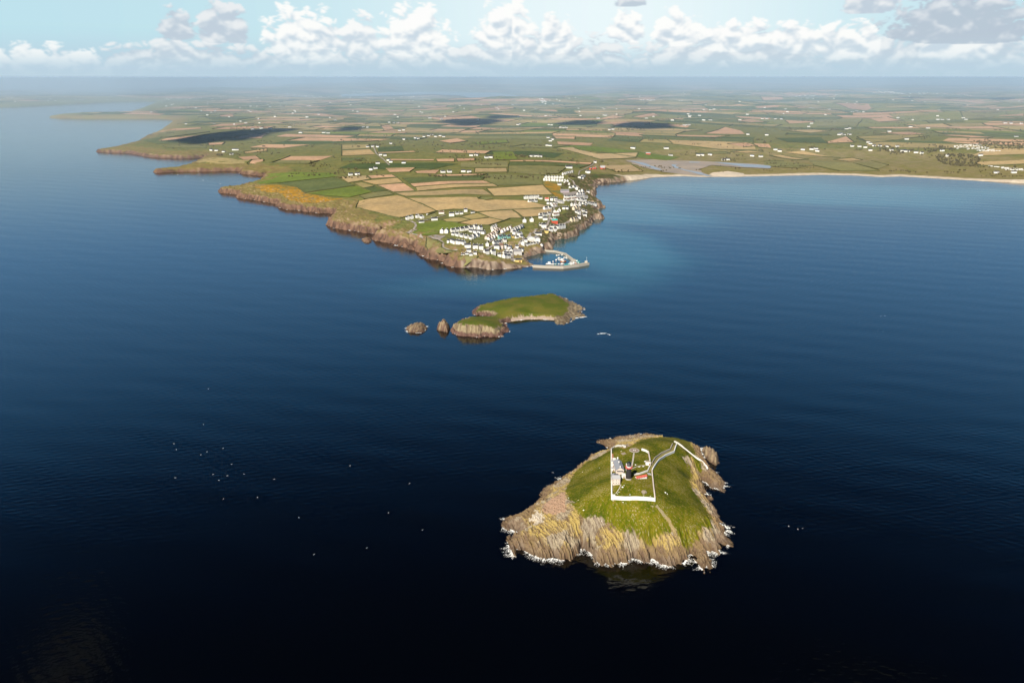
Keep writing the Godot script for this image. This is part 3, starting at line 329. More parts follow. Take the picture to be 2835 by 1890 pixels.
func _ready() -> void:
	rng.seed = 7
	for s in [[n_hill, 11, 1.0 / 1700.0], [n_mid, 12, 1.0 / 60.0], [n_fine, 13, 1.0 / 9.0], [n_ridge, 14, 1.0 / 5.0]]:
		s[0].seed = s[1]
		s[0].frequency = s[2]
		s[0].noise_type = FastNoiseLite.TYPE_SIMPLEX_SMOOTH
		s[0].fractal_octaves = 3
	# ---- camera ----
	var cam := Camera3D.new()
	cam.name = "camera"
	cam.fov = 45.0
	cam.near = 1.0
	cam.far = 400000.0
	add_child(cam)
	cam.position = Vector3(0, 350, 0)
	cam.rotation_degrees = Vector3(-17.812, 0, 0)
	cam.current = true
	# ---- sky, air and exposure ----
	var env := Environment.new()
	env.background_mode = Environment.BG_SKY
	env.tonemap_mode = Environment.TONE_MAPPER_LINEAR
	env.tonemap_exposure = 1.7
	env.background_energy_multiplier = 0.59
	env.sdfgi_enabled = true
	env.ssao_enabled = true
	env.ssil_enabled = true
	env.fog_enabled = true
	env.fog_density = 0.000005
	env.volumetric_fog_enabled = true
	env.volumetric_fog_density = 0.0
	env.fog_light_color = Color(0.82, 0.92, 1.0)
	var sky := Sky.new()
	sky.sky_material = make_sky()
	env.sky = sky
	var we := WorldEnvironment.new()
	we.name = "world"
	we.environment = env
	add_child(we)
	# ---- sun: behind the camera, a little to the left, 36 degrees high ----
	var sun := DirectionalLight3D.new()
	sun.name = "sun"
	sun.light_energy = 1.55
	sun.light_color = Color(1.0, 0.955, 0.88)
	sun.light_angular_distance = 0.5
	sun.shadow_enabled = true
	add_child(sun)
	sun.look_at_from_position(SUN_DIR * 100.0, Vector3.ZERO)
	# ---- everything else ----
	for i in range(0, COAST.size(), 2):
		coast.append(Vector2(COAST[i], COAST[i + 1]))
	make_materials()
	print("sky ", Time.get_ticks_msec())
	build_sea()
	build_mainland()
	build_haze()
	print("land ", Time.get_ticks_msec())
	build_fields()
	print("fields ", Time.get_ticks_msec())
	build_shore_flats()
	build_roads()
	build_island()
	print("island ", Time.get_ticks_msec())
	build_small_island()
	build_clouds()
	build_compound()
	build_houses()
	build_harbour()
	build_woods_and_towns()
	build_foam()
	build_gulls()
	print("done ", Time.get_ticks_msec())

const SUN_DIR := Vector3(-0.324, 0.643, 0.694)

# ------------------------------------------------------------------ small tools
func poly(a: Array) -> PackedVector2Array:
	var p := PackedVector2Array()
	for i in range(0, a.size(), 2):
		p.append(Vector2(a[i], a[i + 1]))
	return p

func ss(a: float, b: float, x: float) -> float:
	var t := clampf((x - a) / (b - a), 0.0, 1.0)
	return t * t * (3.0 - 2.0 * t)

func lc(c: Color) -> Color:
	return c.linear_to_srgb()

func mat(key: String, c: Color, rough := 0.9, spec := 0.3) -> StandardMaterial3D:
	var m := StandardMaterial3D.new()
	m.resource_name = key
	m.albedo_color = lc(c)
	m.roughness = rough
	m.metallic_specular = spec
	M[key] = m
	return m

func grain(seed_: int, freq: float, lo: float, hi: float, size := 512) -> ImageTexture:
	var n := FastNoiseLite.new()
	n.seed = seed_
	n.frequency = freq
	n.fractal_octaves = 5
	n.fractal_gain = 0.6
	var im := n.get_seamless_image(size, size)
	im.convert(Image.FORMAT_L8)
	var b := im.get_data()
	for i in b.size():
		b[i] = int(255.0 * (lo + (hi - lo) * b[i] / 255.0))
	var o := Image.create_from_data(size, size, false, Image.FORMAT_L8, b)
	o.convert(Image.FORMAT_RGB8)
	return ImageTexture.create_from_image(o)

func vmat(key: String, tile_m: float, tex: Texture2D, rough := 1.0) -> StandardMaterial3D:
	var m := mat(key, Color(1, 1, 1), rough, 0.2)
	m.vertex_color_use_as_albedo = true
	if tex:
		m.albedo_texture = tex
		m.uv1_triplanar = true
		m.uv1_world_triplanar = true
		m.uv1_scale = Vector3.ONE / tile_m
	return m

func make_materials() -> void:
	var g1 := grain(3, 0.02, 0.72, 1.0)
	var g2 := grain(4, 0.012, 0.8, 1.0)
	var g3 := grain(5, 0.05, 0.85, 1.0, 256)
	vmat("rocky_ground", 14.0, g1)
	vmat("land", 160.0, g2)
	vmat("field", 120.0, g2)
	vmat("far_land", 3000.0, null)
	vmat("plain_vertex", 1.0, null)
	vmat("leaf", 1.0, null)
	var h := mat("hedge", Color(0.085, 0.09, 0.04), 1.0, 0.1)
	vmat("shingle", 40.0, g1)
	mat("turf_track", Color(0.2, 0.175, 0.06))
	mat("road", Color(0.26, 0.23, 0.21))
	mat("sand", Color(0.55, 0.49, 0.40))
	vmat("wet_mud", 1.0, null, 0.5)
	mat("shallow_water", Color(0.24, 0.28, 0.32), 0.4, 0.4)
	mat("far_water", Color(0.02, 0.05, 0.06), 0.15, 0.5)
	mat("foam", Color(0.82, 0.84, 0.85))
	for w in [["white_wall", Color(0.8, 0.79, 0.76)], ["cream_wall", Color(0.72, 0.62, 0.46)], ["grey_wall", Color(0.55, 0.54, 0.53)], ["teal_wall", Color(0.25, 0.5, 0.48)], ["yellow_wall", Color(0.75, 0.58, 0.22)], ["red_wall", Color(0.55, 0.10, 0.06)], ["lilac_wall", Color(0.45, 0.38, 0.42)], ["slate_roof", Color(0.055, 0.058, 0.07)], ["brown_roof", Color(0.19, 0.12, 0.09)], ["grey_roof", Color(0.22, 0.22, 0.235)], ["red_roof", Color(0.5, 0.11, 0.08)], ["pale_roof", Color(0.4, 0.41, 0.43)], ["stone", Color(0.42, 0.38, 0.31)], ["concrete", Color(0.45, 0.42, 0.37)], ["brick", Color(0.42, 0.2, 0.11)], ["buff_wall", Color(0.66, 0.57, 0.5)], ["silver_slate", Color(0.27, 0.29, 0.33)], ["dark_slate", Color(0.1, 0.1, 0.115)], ["window_dark", Color(0.03, 0.035, 0.04)], ["hull_blue", Color(0.05, 0.12, 0.3)], ["hull_orange", Color(0.7, 0.2, 0.04)], ["hull_teal", Color(0.06, 0.4, 0.36)], ["rust", Color(0.25, 0.12, 0.06)], ["lichen_stone", Color(0.3, 0.25, 0.19)], ["pad_surface", Color(0.27, 0.21, 0.17)]]:
		var m := mat(w[0], w[1], 0.85, 0.3)
		m.albedo_texture = g3
		m.uv1_triplanar = true
		m.uv1_scale = Vector3.ONE / 7.0
	mat("tower_black", Color(0.028, 0.026, 0.028), 0.5, 0.45)
	mat("lantern_black", Color(0.012, 0.012, 0.013), 0.35, 0.5)
	mat("rail_red", Color(0.6, 0.09, 0.07), 0.6)
	mat("paint_white", Color(0.82, 0.82, 0.8), 0.6)
	var gl := mat("lantern_glass", Color(0.6, 0.65, 0.7), 0.05, 0.5)
	gl.transparency = BaseMaterial3D.TRANSPARENCY_ALPHA
	gl.albedo_color.a = 0.3
	mat("gull_white", Color(0.85, 0.85, 0.84))
	mat("gull_grey", Color(0.4, 0.42, 0.45))
	mat("cloud_white", Color(0.9, 0.9, 0.9), 1.0, 0.0)

func st_new() -> SurfaceTool:
	var st := SurfaceTool.new()
	st.begin(Mesh.PRIMITIVE_TRIANGLES)
	st.set_smooth_group(-1)
	return st

func face(st: SurfaceTool, p: Array, inside: Vector3) -> void:
	var mid := Vector3.ZERO
	for q in p:
		mid += q
	mid /= p.size()
	var n: Vector3 = Plane(p[0], p[1], p[2]).normal
	var flip := n.dot(mid - inside) < 0.0
	for i in range(1, p.size() - 1):
		st.add_vertex(p[0])
		if flip:
			st.add_vertex(p[i + 1])
			st.add_vertex(p[i])
		else:
			st.add_vertex(p[i])
			st.add_vertex(p[i + 1])

func solid(st: SurfaceTool, low: Array, high: Array) -> void:
	# a convex body between two loops of the same length
	var c := Vector3.ZERO
	for q in low + high:
		c += q
	c /= float(low.size() + high.size())
	face(st, low, c)
	face(st, high, c)
	for i in low.size():
		var j := (i + 1) % low.size()
		face(st, [low[i], low[j], high[j], high[i]], c)

func box(st: SurfaceTool, c: Vector3, s: Vector3, yaw := 0.0) -> void:
	var lo := []
	var hi := []
	for k in [[-1, -1], [1, -1], [1, 1], [-1, 1]]:
		var o := Vector3(k[0] * s.x / 2, 0, k[1] * s.z / 2).rotated(Vector3.UP, yaw)
		lo.append(c + o - Vector3(0, s.y / 2, 0))
		hi.append(c + o + Vector3(0, s.y / 2, 0))
	solid(st, lo, hi)

func lathe(st: SurfaceTool, prof: Array, seg := 24, at := Vector3.ZERO) -> void:
	# prof: [radius, height] pairs from bottom to top
	for i in prof.size() - 1:
		for k in seg:
			var a0 := TAU * k / seg
			var a1 := TAU * (k + 1) / seg
			var d0 := Vector3(cos(a0), 0, sin(a0))
			var d1 := Vector3(cos(a1), 0, sin(a1))
			var p0: Vector3 = at + d0 * prof[i][0] + Vector3(0, prof[i][1], 0)
			var p1: Vector3 = at + d1 * prof[i][0] + Vector3(0, prof[i][1], 0)
			var q0: Vector3 = at + d0 * prof[i + 1][0] + Vector3(0, prof[i + 1][1], 0)
			var q1: Vector3 = at + d1 * prof[i + 1][0] + Vector3(0, prof[i + 1][1], 0)
			var mid := at + Vector3(0, (prof[i][1] + prof[i + 1][1]) / 2, 0) - (d0 + d1) * 0.0
			if prof[i][0] < 0.01:
				face(st, [p0, q0, q1], mid - Vector3(0, 0.5, 0) if prof[i + 1][1] < prof[i][1] else mid + Vector3(0, 0.5, 0))
			elif prof[i + 1][0] < 0.01:
				face(st, [p0, p1, q0], mid - Vector3(0, 0.5, 0))
			else:
				var nudge: float = 0.0
				if absf(prof[i + 1][1] - prof[i][1]) < 0.01:
					nudge = -0.5 if prof[i + 1][0] < prof[i][0] else 0.5
				face(st, [p0, p1, q1, q0], mid + Vector3(0, nudge, 0))

func commit(st: SurfaceTool) -> ArrayMesh:
	st.generate_normals()
	return st.commit()

func numbered(called: String) -> String:
	var k: int = names.get(called, 0)
	names[called] = k + 1
	return called if k == 0 else "%s_%03d" % [called, k]

func inst(called: String, mesh: Mesh, m: Material, parent: Node = null) -> MeshInstance3D:
	var o := MeshInstance3D.new()
	o.name = numbered(called) if parent == null else called
	o.mesh = mesh
	o.material_override = m
	(self if parent == null else parent).add_child(o, true)
	return o

func obj(called: String, st: SurfaceTool, m: Material, parent: Node = null) -> MeshInstance3D:
	return inst(called, commit(st), m, parent)

func thing(called: String, at: Vector3, yaw := 0.0) -> Node3D:
	var o := Node3D.new()
	o.name = numbered(called)
	add_child(o)
	o.position = at
	o.rotation.y = yaw
	return o

func tag(o: Node, label: String, category := "", group := "", kind := "") -> void:
	o.set_meta("label", label)
	if category:
		o.set_meta("category", category)
	if group:
		o.set_meta("group", group)
	if kind:
		o.set_meta("kind", kind)

func inside_poly(p: PackedVector2Array, q: Vector2) -> bool:
	return Geometry2D.is_point_in_polygon(q, p)

# signed distance to a shore on an even grid: positive on land
func sdf_grid(p: PackedVector2Array, x0: float, z0: float, nx: int, nz: int, cell: float) -> PackedFloat32Array:
	var out := PackedFloat32Array()
	out.resize(nx * nz)
	var n := p.size()
	var ax := PackedFloat32Array()
	var az := PackedFloat32Array()
	var ex := PackedFloat32Array()
	var ez := PackedFloat32Array()
	var il := PackedFloat32Array()
	for i in n:
		var a := p[i]
		var e := p[(i + 1) % n] - a
		ax.append(a.x)
		az.append(a.y)
		ex.append(e.x)
		ez.append(e.y)
		il.append(1.0 / maxf(e.length_squared(), 1e-6))
	for j in nz:
		var z := z0 + j * cell
		var cross := PackedFloat32Array()
		for i in n:
			if (az[i] > z) != (az[i] + ez[i] > z):
				cross.append(ax[i] + ex[i] * (z - az[i]) / ez[i])
		cross.sort()
		var ci := 0
		for k in nx:
			var x := x0 + k * cell
			while ci < cross.size() and cross[ci] <= x:
				ci += 1
			var best := 1e18
			for i in n:
				var px := x - ax[i]
				var pz := z - az[i]
				var t := (px * ex[i] + pz * ez[i]) * il[i]
				if t < 0.0:
					t = 0.0
				elif t > 1.0:
					t = 1.0
				px -= ex[i] * t
				pz -= ez[i] * t
				var q := px * px + pz * pz
				if q < best:
					best = q
			out[j * nx + k] = sqrt(best) * (1.0 if ci % 2 == 1 else -1.0)
	return out

func bil(a: PackedFloat32Array, nx: int, nz: int, fx: float, fz: float) -> float:
	fx = clampf(fx, 0.0, nx - 1.001)
	fz = clampf(fz, 0.0, nz - 1.001)
	var i := int(fx)
	var j := int(fz)
	var u := fx - i
	var v := fz - j
	var k := j * nx + i
	return lerpf(lerpf(a[k], a[k + 1], u), lerpf(a[k + nx], a[k + nx + 1], u), v)

func grid_mesh(x0: float, z0: float, nx: int, nz: int, cell: float, hh: PackedFloat32Array, cc: PackedColorArray, floor_y := -2.0) -> ArrayMesh:
	var v := PackedVector3Array()
	var nn := PackedVector3Array()
	v.resize(nx * nz)
	nn.resize(nx * nz)
	for j in nz:
		for i in nx:
			var k := j * nx + i
			v[k] = Vector3(x0 + i * cell, hh[k], z0 + j * cell)
			var l := hh[k - 1] if i > 0 else hh[k]
			var r := hh[k + 1] if i < nx - 1 else hh[k]
			var b := hh[k - nx] if j > 0 else hh[k]
			var f := hh[k + nx] if j < nz - 1 else hh[k]
			nn[k] = Vector3(l - r, 2.0 * cell, b - f).normalized()
	var ix := PackedInt32Array()
	for j in nz - 1:
		for i in nx - 1:
			var k := j * nx + i
			if hh[k] < floor_y and hh[k + 1] < floor_y and hh[k + nx] < floor_y and hh[k + nx + 1] < floor_y:
				continue
			ix.append_array([k, k + 1, k + nx + 1, k, k + nx + 1, k + nx])
	var arr := []
	arr.resize(Mesh.ARRAY_MAX)
	arr[Mesh.ARRAY_VERTEX] = v
	arr[Mesh.ARRAY_NORMAL] = nn
	arr[Mesh.ARRAY_COLOR] = cc
	arr[Mesh.ARRAY_INDEX] = ix
	var m := ArrayMesh.new()
	m.add_surface_from_arrays(Mesh.PRIMITIVE_TRIANGLES, arr)
	return m

# ------------------------------------------------------------------ sky
func make_sky() -> PanoramaSkyMaterial:
	var w := 4096
	var h := 4096
	var top := Color(0.01, 0.09, 0.25)
	var data := PackedByteArray()
	for j in h:
		var el := 90.0 - (j + 0.5) * 180.0 / h
		var c := Color(0.72, 0.83, 0.90)
		if el > 0.0:
			c = Color(0.735, 0.83, 0.89).lerp(Color(0.75, 0.89, 0.93), ss(0.3, 3.2, el))
			c = c.lerp(Color(0.50, 0.745, 0.96), ss(4.5, 8.5, el))
			c = c.lerp(Color(0.45, 0.715, 0.95), ss(8.0, 15.0, el))
			c = c.lerp(Color(0.31, 0.62, 0.88), ss(14.0, 21.0, el))
			c = c.lerp(Color(0.07, 0.25, 0.46), ss(19.0, 28.5, el))
			c = c.lerp(top, ss(26.0, 38.0, el))
		var row := PackedByteArray()
		row.resize(w * 3)
		var r8 := int(c.r * 255.0)
		var g8 := int(c.g * 255.0)
		var b8 := int(c.b * 255.0)
		for i in range(0, 12, 3):
			row[i] = r8
			row[i + 1] = g8
			row[i + 2] = b8
		# doubling fill
		var filled := 12
		var part := row.slice(0, 12)
		while filled < w * 3:
			part.append_array(part)
			filled = part.size()
		data.append_array(part.slice(0, w * 3))
	var r := RandomNumberGenerator.new()
	r.seed = 99
	var banks := []
	# the same scattered cumulus all round the horizon and overhead
	for k in 46:
		var az := 40.0 + 280.0 * k / 46.0 + r.randf_range(-3, 3)
		banks.append([az, r.randf_range(0.1, 0.8), r.randf_range(6, 11), r.randf_range(1.2, 2.2), r.randf_range(0.45, 0.6)])
	for k in 60:
		banks.append([r.randf_range(38, 322), r.randf_range(0.6, 2.4), r.randf_range(2.5, 6), r.randf_range(1.0, 2.6), r.randf_range(0.6, 1.0)])
	for b in CLOUD_BANKS:
		banks.append(b)
	paint_clouds(data, w, h, banks)
	var im := Image.create_from_data(w, h, false, Image.FORMAT_RGB8, data)
	var pm := PanoramaSkyMaterial.new()
	pm.panorama = ImageTexture.create_from_image(im)
	return pm

func paint_clouds(data: PackedByteArray, w: int, h: int, banks: Array) -> void:
	# how far inside a cloud each direction lies, how bright that cloud is and how high up in it
	var rows := int(h * 52.0 / 180.0)
	var top_row := int(h / 2.0) - rows
	var env := PackedFloat32Array()
	var tone := PackedFloat32Array()
	var high := PackedFloat32Array()
	env.resize(w * rows)
	env.fill(-1.0)
	tone.resize(w * rows)
	high.resize(w * rows)
	for b in banks:
		var cosel := maxf(0.3, cos(deg_to_rad(b[1] + b[3] * 0.5)))
		var hw: float = b[2] * 0.5 / cosel
		var c0 := int(floor((b[0] - hw * 1.3) * w / 360.0))
		var c1 := int(ceil((b[0] + hw * 1.3) * w / 360.0))
		var r0 := maxi(0, int((90.0 - b[1] - b[3] * 1.35) * h / 180.0) - top_row)
		var r1 := mini(rows - 1, int((90.0 - b[1] + b[3] * 0.3) * h / 180.0) - top_row)
		for j in range(r0, r1):
			var el := 90.0 - (top_row + j + 0.5) * 180.0 / h
			var t: float = (el - b[1]) / b[3]
			var v := t * t if t > 0.0 else t * t * 9.0
			for i in range(c0, c1):
				var u: float = ((i + 0.5) * 360.0 / w - b[0]) / hw
				var f := 1.0 - u * u - v
				var k := j * w + posmod(i, w)
				if f > env[k]:
					env[k] = f
					tone[k] = b[4]
					high[k] = t
	# the sky is made paler towards the middle of the view
	for j in range(rows - int(h * 9.0 / 180.0), rows):
		var el := 90.0 - (top_row + j + 0.5) * 180.0 / h
		var f := ss(0.4, 2.5, el) * (1.0 - ss(5.0, 9.0, el)) * 0.85
		for i in range(-700, 700):
			var t := f * exp(-pow((i * 360.0 / w - 6.0) / 17.0, 2.0))
			var o := ((top_row + j) * w + posmod(i, w)) * 3
			data[o] = int(lerpf(data[o], 242.0, t))
			data[o + 1] = int(lerpf(data[o + 1], 252.0, t))
			data[o + 2] = int(lerpf(data[o + 2], 254.0, t))
	var nz := FastNoiseLite.new()
	nz.seed = 5
	nz.frequency = 1.0
	nz.fractal_type = FastNoiseLite.FRACTAL_NONE
	nz.noise_type = FastNoiseLite.TYPE_SIMPLEX_SMOOTH
	for j in rows:
		var y := top_row + j
		var el := 90.0 - (y + 0.5) * 180.0 / h
		var g := 1.0 / (1.0 + maxf(0.0, el - 6.0) * 0.16)
		var near := clampf(el / 2.4, 0.0, 1.0)
		for i in w:
			var k := j * w + i
			if env[k] < -0.55:
				continue
			var az := (i + 0.5) * 360.0 / w
			var a := puff(nz, az * g, el * g)
			var d := env[k] * 0.85 + a - 0.12
			if d < 0.0:
				continue
			var lit := puff_soft(nz, az * g - 0.16, el * g + 0.42) - puff_soft(nz, az * g, el * g)
			var fluff := nz.get_noise_2d(az * g * 2.2, el * g * 2.6 + 70.0) * 0.10 + nz.get_noise_2d(az * g * 5.0, el * g * 5.5) * 0.06
			var up := clampf(high[k], 0.0, 1.2)
			var s := clampf(0.57 - 1.15 * lit + fluff + 0.50 * (up - 0.45) + 0.7 * (tone[k] - 0.6) - 0.10 * clampf(env[k], 0.0, 1.0), 0.0, 1.0)
			var al := ss(0.0, 0.34, d) * (0.55 + 0.4 * near) * (0.12 + 0.88 * ss(0.2, 1.5, el))
			var dim := Color(0.80, 0.855, 0.90).lerp(Color(0.68, 0.73, 0.79), clampf(0.7 - tone[k], 0.0, 1.0))
			var bright := Color(1.0, 0.998, 0.99).lerp(Color(0.86, 0.885, 0.91), clampf(1.0 - tone[k] * 1.25, 0.0, 1.0))
			var c := dim.lerp(bright, ss(0.0, 1.0, s))
			var o := (y * w + i) * 3
			data[o] = int(lerpf(data[o], c.r * 255.0, al))
			data[o + 1] = int(lerpf(data[o + 1], c.g * 255.0, al))
			data[o + 2] = int(lerpf(data[o + 2], c.b * 255.0, al))

func puff(nz: FastNoiseLite, az: float, el: float) -> float:
	# billowing: round heads with sharp creases between them
	var wx := nz.get_noise_2d(az * 0.9 + 31.0, el * 1.2) * 0.25
	var x := az + wx
	var y := el * 1.25
	return 0.95 * (absf(nz.get_noise_2d(x * 0.42, y * 0.5 + 9.0)) - 0.16) + 0.5 * (absf(nz.get_noise_2d(x * 1.1 + 7.0, y * 1.2)) - 0.2) + 0.22 * (absf(nz.get_noise_2d(x * 2.9, y * 2.9 + 3.0)) - 0.2) + 0.10 * nz.get_noise_2d(x * 6.0, y * 6.0) + 0.05 * nz.get_noise_2d(x * 13.0, y * 13.0)

func puff_soft(nz: FastNoiseLite, az: float, el: float) -> float:
	var x := az + nz.get_noise_2d(az * 0.9 + 31.0, el * 1.2) * 0.25
	var y := el * 1.25
	var p := nz.get_noise_2d(x * 0.42, y * 0.5 + 9.0)
	var q := nz.get_noise_2d(x * 1.1 + 7.0, y * 1.2)
	return 0.95 * sqrt(p * p + 0.012) + 0.4 * sqrt(q * q + 0.02)

# ------------------------------------------------------------------ sea
func wave_image() -> ImageTexture:
	# height of swell and chop over one tile: many wave trains, each a whole number of waves across it
	var size := 1024
	var r := RandomNumberGenerator.new()
	r.seed = 404
	var table := PackedFloat32Array()
	for i in size:
		table.append(sin(TAU * i / size))
	var kx := PackedInt32Array()
	var ky := PackedInt32Array()
	var ph := PackedInt32Array()
	var amp := PackedFloat32Array()
	var total := 0.0
	for n in 34:
		var k := 34.0 * pow(7.0, n / 33.0) if n > 3 else 5.0 + 2.0 * n
		var dir := r.randfn(0.0, 0.42) + (0.5 if n % 5 == 4 else -0.12)
		kx.append(int(round(k * sin(dir))) & 1023)
		ky.append(int(round(k * cos(dir))))
		ph.append(r.randi() & 1023)
		var a := pow(k, -1.0) * r.randf_range(0.7, 1.2) * (1.0 if n > 3 else 0.5)
		amp.append(a)
		total += a
	var sum := PackedFloat32Array()
	sum.resize(size * size)
	for n in kx.size():
		var a := amp[n] / total * 2.2
		var x := kx[n]
		for j in size:
			var t := (ky[n] * j + ph[n]) & 1023
			var o := j * size
			for i in size:
				sum[o + i] += table[t] * a
				t = (t + x) & 1023
	var out := PackedByteArray()
	out.resize(size * size)
	for i in size * size:
		out[i] = int(clampf(0.5 + 0.5 * sum[i], 0.0, 1.0) * 255.0)
	return ImageTexture.create_from_image(Image.create_from_data(size, size, false, Image.FORMAT_L8, out))

func spread(inner: float, inner_step: float, outer: float) -> PackedFloat32Array:
	var p := PackedFloat32Array()
	var x := 0.0
	var s := inner_step
	while x < outer:
		p.append(x)
		if x > inner:
			s *= 1.25
		x += s
	p.append(outer)
	return p

func build_sea() -> void:
	var m := mat("sea_water", Color(1, 1, 1), 0.1, 0.5)
	m.vertex_color_use_as_albedo = true
	m.heightmap_enabled = true
	m.heightmap_texture = wave_image()
	m.heightmap_scale = 20.0
	m.metallic_specular = 0.32
	var side := spread(2600.0, 60.0, 160000.0)
	var xs := PackedFloat32Array()
	for i in range(side.size() - 1, 0, -1):
		xs.append(-side[i])
	xs.append_array(side)
	var zs := PackedFloat32Array()
	var back := spread(3800.0, 50.0, 160000.0)
	for i in range(back.size() - 1, -1, -1):
		zs.append(-back[i])
	for z in [200.0, 800.0, 3000.0, 12000.0, 50000.0]:
		zs.append(z)
	var nx := xs.size()
	var nz := zs.size()
	var v := PackedVector3Array()
	var nn := PackedVector3Array()
	var cc := PackedColorArray()
	var uv := PackedVector2Array()
	var tile := 430.0
	var turn := deg_to_rad(-14.0)
	for j in nz:
		for i in nx:
			var x := xs[i]
			var z := zs[j]
			v.append(Vector3(x, 0, z))
			nn.append(Vector3.UP)
			uv.append(Vector2(x, z).rotated(turn) / tile)
			var k := n_hill.get_noise_2d(x * 2.1, z * 3.4)
			var c := Color(0.0, 0.0007, 0.0018)
			c = c.lerp(Color(0.0001, 0.0016, 0.0030), clampf(0.5 + k, 0.0, 1.0))
			# cloudy shallow water round the harbour mouth and under the bay's beach
			var g := 0.0
			for s in [[-60.0, -1420.0, 280.0, 110.0, 0.55], [200.0, -1800.0, 130.0, 330.0, 0.9], [330.0, -2350.0, 220.0, 420.0, 0.8], [1000.0, -2650.0, 900.0, 420.0, 0.75], [60.0, -1640.0, 60.0, 70.0, 0.5]]:
				var q: float = pow((x - s[0]) / s[2], 2.0) + pow((z - s[1]) / s[3], 2.0)
				g = maxf(g, s[4] * exp(-q * 0.9))
			g = clampf(ss(0.12, 0.7, g * (1.0 + 0.9 * k)), 0.0, 1.0)
			c = c.lerp(Color(0.02, 0.07, 0.08), g)
			cc.append(c)
	var ix := PackedInt32Array()
	for j in nz - 1:
		for i in nx - 1:
			var k := j * nx + i
			ix.append_array([k, k + 1, k + nx + 1, k, k + nx + 1, k + nx])
	var arr := []
	arr.resize(Mesh.ARRAY_MAX)
	arr[Mesh.ARRAY_VERTEX] = v
	arr[Mesh.ARRAY_NORMAL] = nn
	arr[Mesh.ARRAY_COLOR] = cc
	arr[Mesh.ARRAY_TEX_UV] = uv
	arr[Mesh.ARRAY_INDEX] = ix
	var mesh := ArrayMesh.new()
	mesh.add_surface_from_arrays(Mesh.PRIMITIVE_TRIANGLES, arr)
	var o := inst("sea", mesh, m)
	tag(o, "dark blue rippled sea round the islands and headlands", "", "", "structure")

# ------------------------------------------------------------------ mainland
func low_share(x: float, z: float) -> float:
	return 1.0 - ss(0.7, 1.3, Vector2((x - 1200.0) / 920.0, (z + 3300.0) / 600.0).length())

func land_form(x: float, z: float, d: float) -> float:
	if d < 0.0:
		return maxf(d * 0.5, -60.0)
	var base := 24.0 + 0.035 * minf(d, 700.0)
	base *= 0.15 + 0.85 * ss(40.0, 150.0, Vector2(x - 60.0, z + 1600.0).length())
	var low := low_share(x, z)
	base = lerpf(base, 2.0 + 0.01 * d, low)
	var hill := clampf((d - 600.0) / 4000.0, 0.0, 1.0) * 60.0
	base += hill * (0.5 + 0.9 * n_hill.get_noise_2d(x, z)) * (1.0 - low)
	var far := clampf((-z - 12000.0) / 26000.0, 0.0, 1.0)
	if far > 0.0:
		base += far * 130.0 * (0.55 + 0.9 * n_hill.get_noise_2d(x * 0.22 + 900.0, z * 0.3))
		base += ss(40000.0, 70000.0, -z) * 90.0 * (0.5 + n_hill.get_noise_2d(x * 0.09, z * 0.05 + 300.0)) * (0.7 + 0.5 * ss(5000.0, 40000.0, x))
		var hr := Vector2((x + 1400.0) / 2300.0, (z + 16500.0) / 3600.0).length()
		base = minf(base, lerpf(12.0, 240.0, ss(0.95, 2.2, hr)))
	elif z < -9500.0:
		var hr := Vector2((x + 1400.0) / 2300.0, (z + 16500.0) / 3600.0).length()
		base = minf(base, lerpf(12.0, 240.0, ss(0.95, 2.2, hr)))
	var w := 60.0 if x > 20.0 else 28.0 + 80.0 * ss(-1950.0, -2300.0, z)
	return minf(14.0, base) * ss(-1.0, 9.0, d) + maxf(base - 14.0, 0.0) * ss(4.0, 4.0 + w, d)

func land_y(x: float, z: float) -> float:
	for t in tiles:
		var fx: float = (x - t.x0) / t.cell
		var fz: float = (z - t.z0) / t.cell
		if fx >= 0.0 and fz >= 0.0 and fx < t.nx - 1 and fz < t.nz - 1:
			return bil(t.h, t.nx, t.nz, fx, fz)
	return 40.0

func shore_d(x: float, z: float) -> float:
	for t in tiles:
		var fx: float = (x - t.x0) / t.cell
		var fz: float = (z - t.z0) / t.cell
		if fx >= 0.0 and fz >= 0.0 and fx < t.nx - 1 and fz < t.nz - 1:
			return bil(t.d, t.nx, t.nz, fx, fz)
	return -1.0

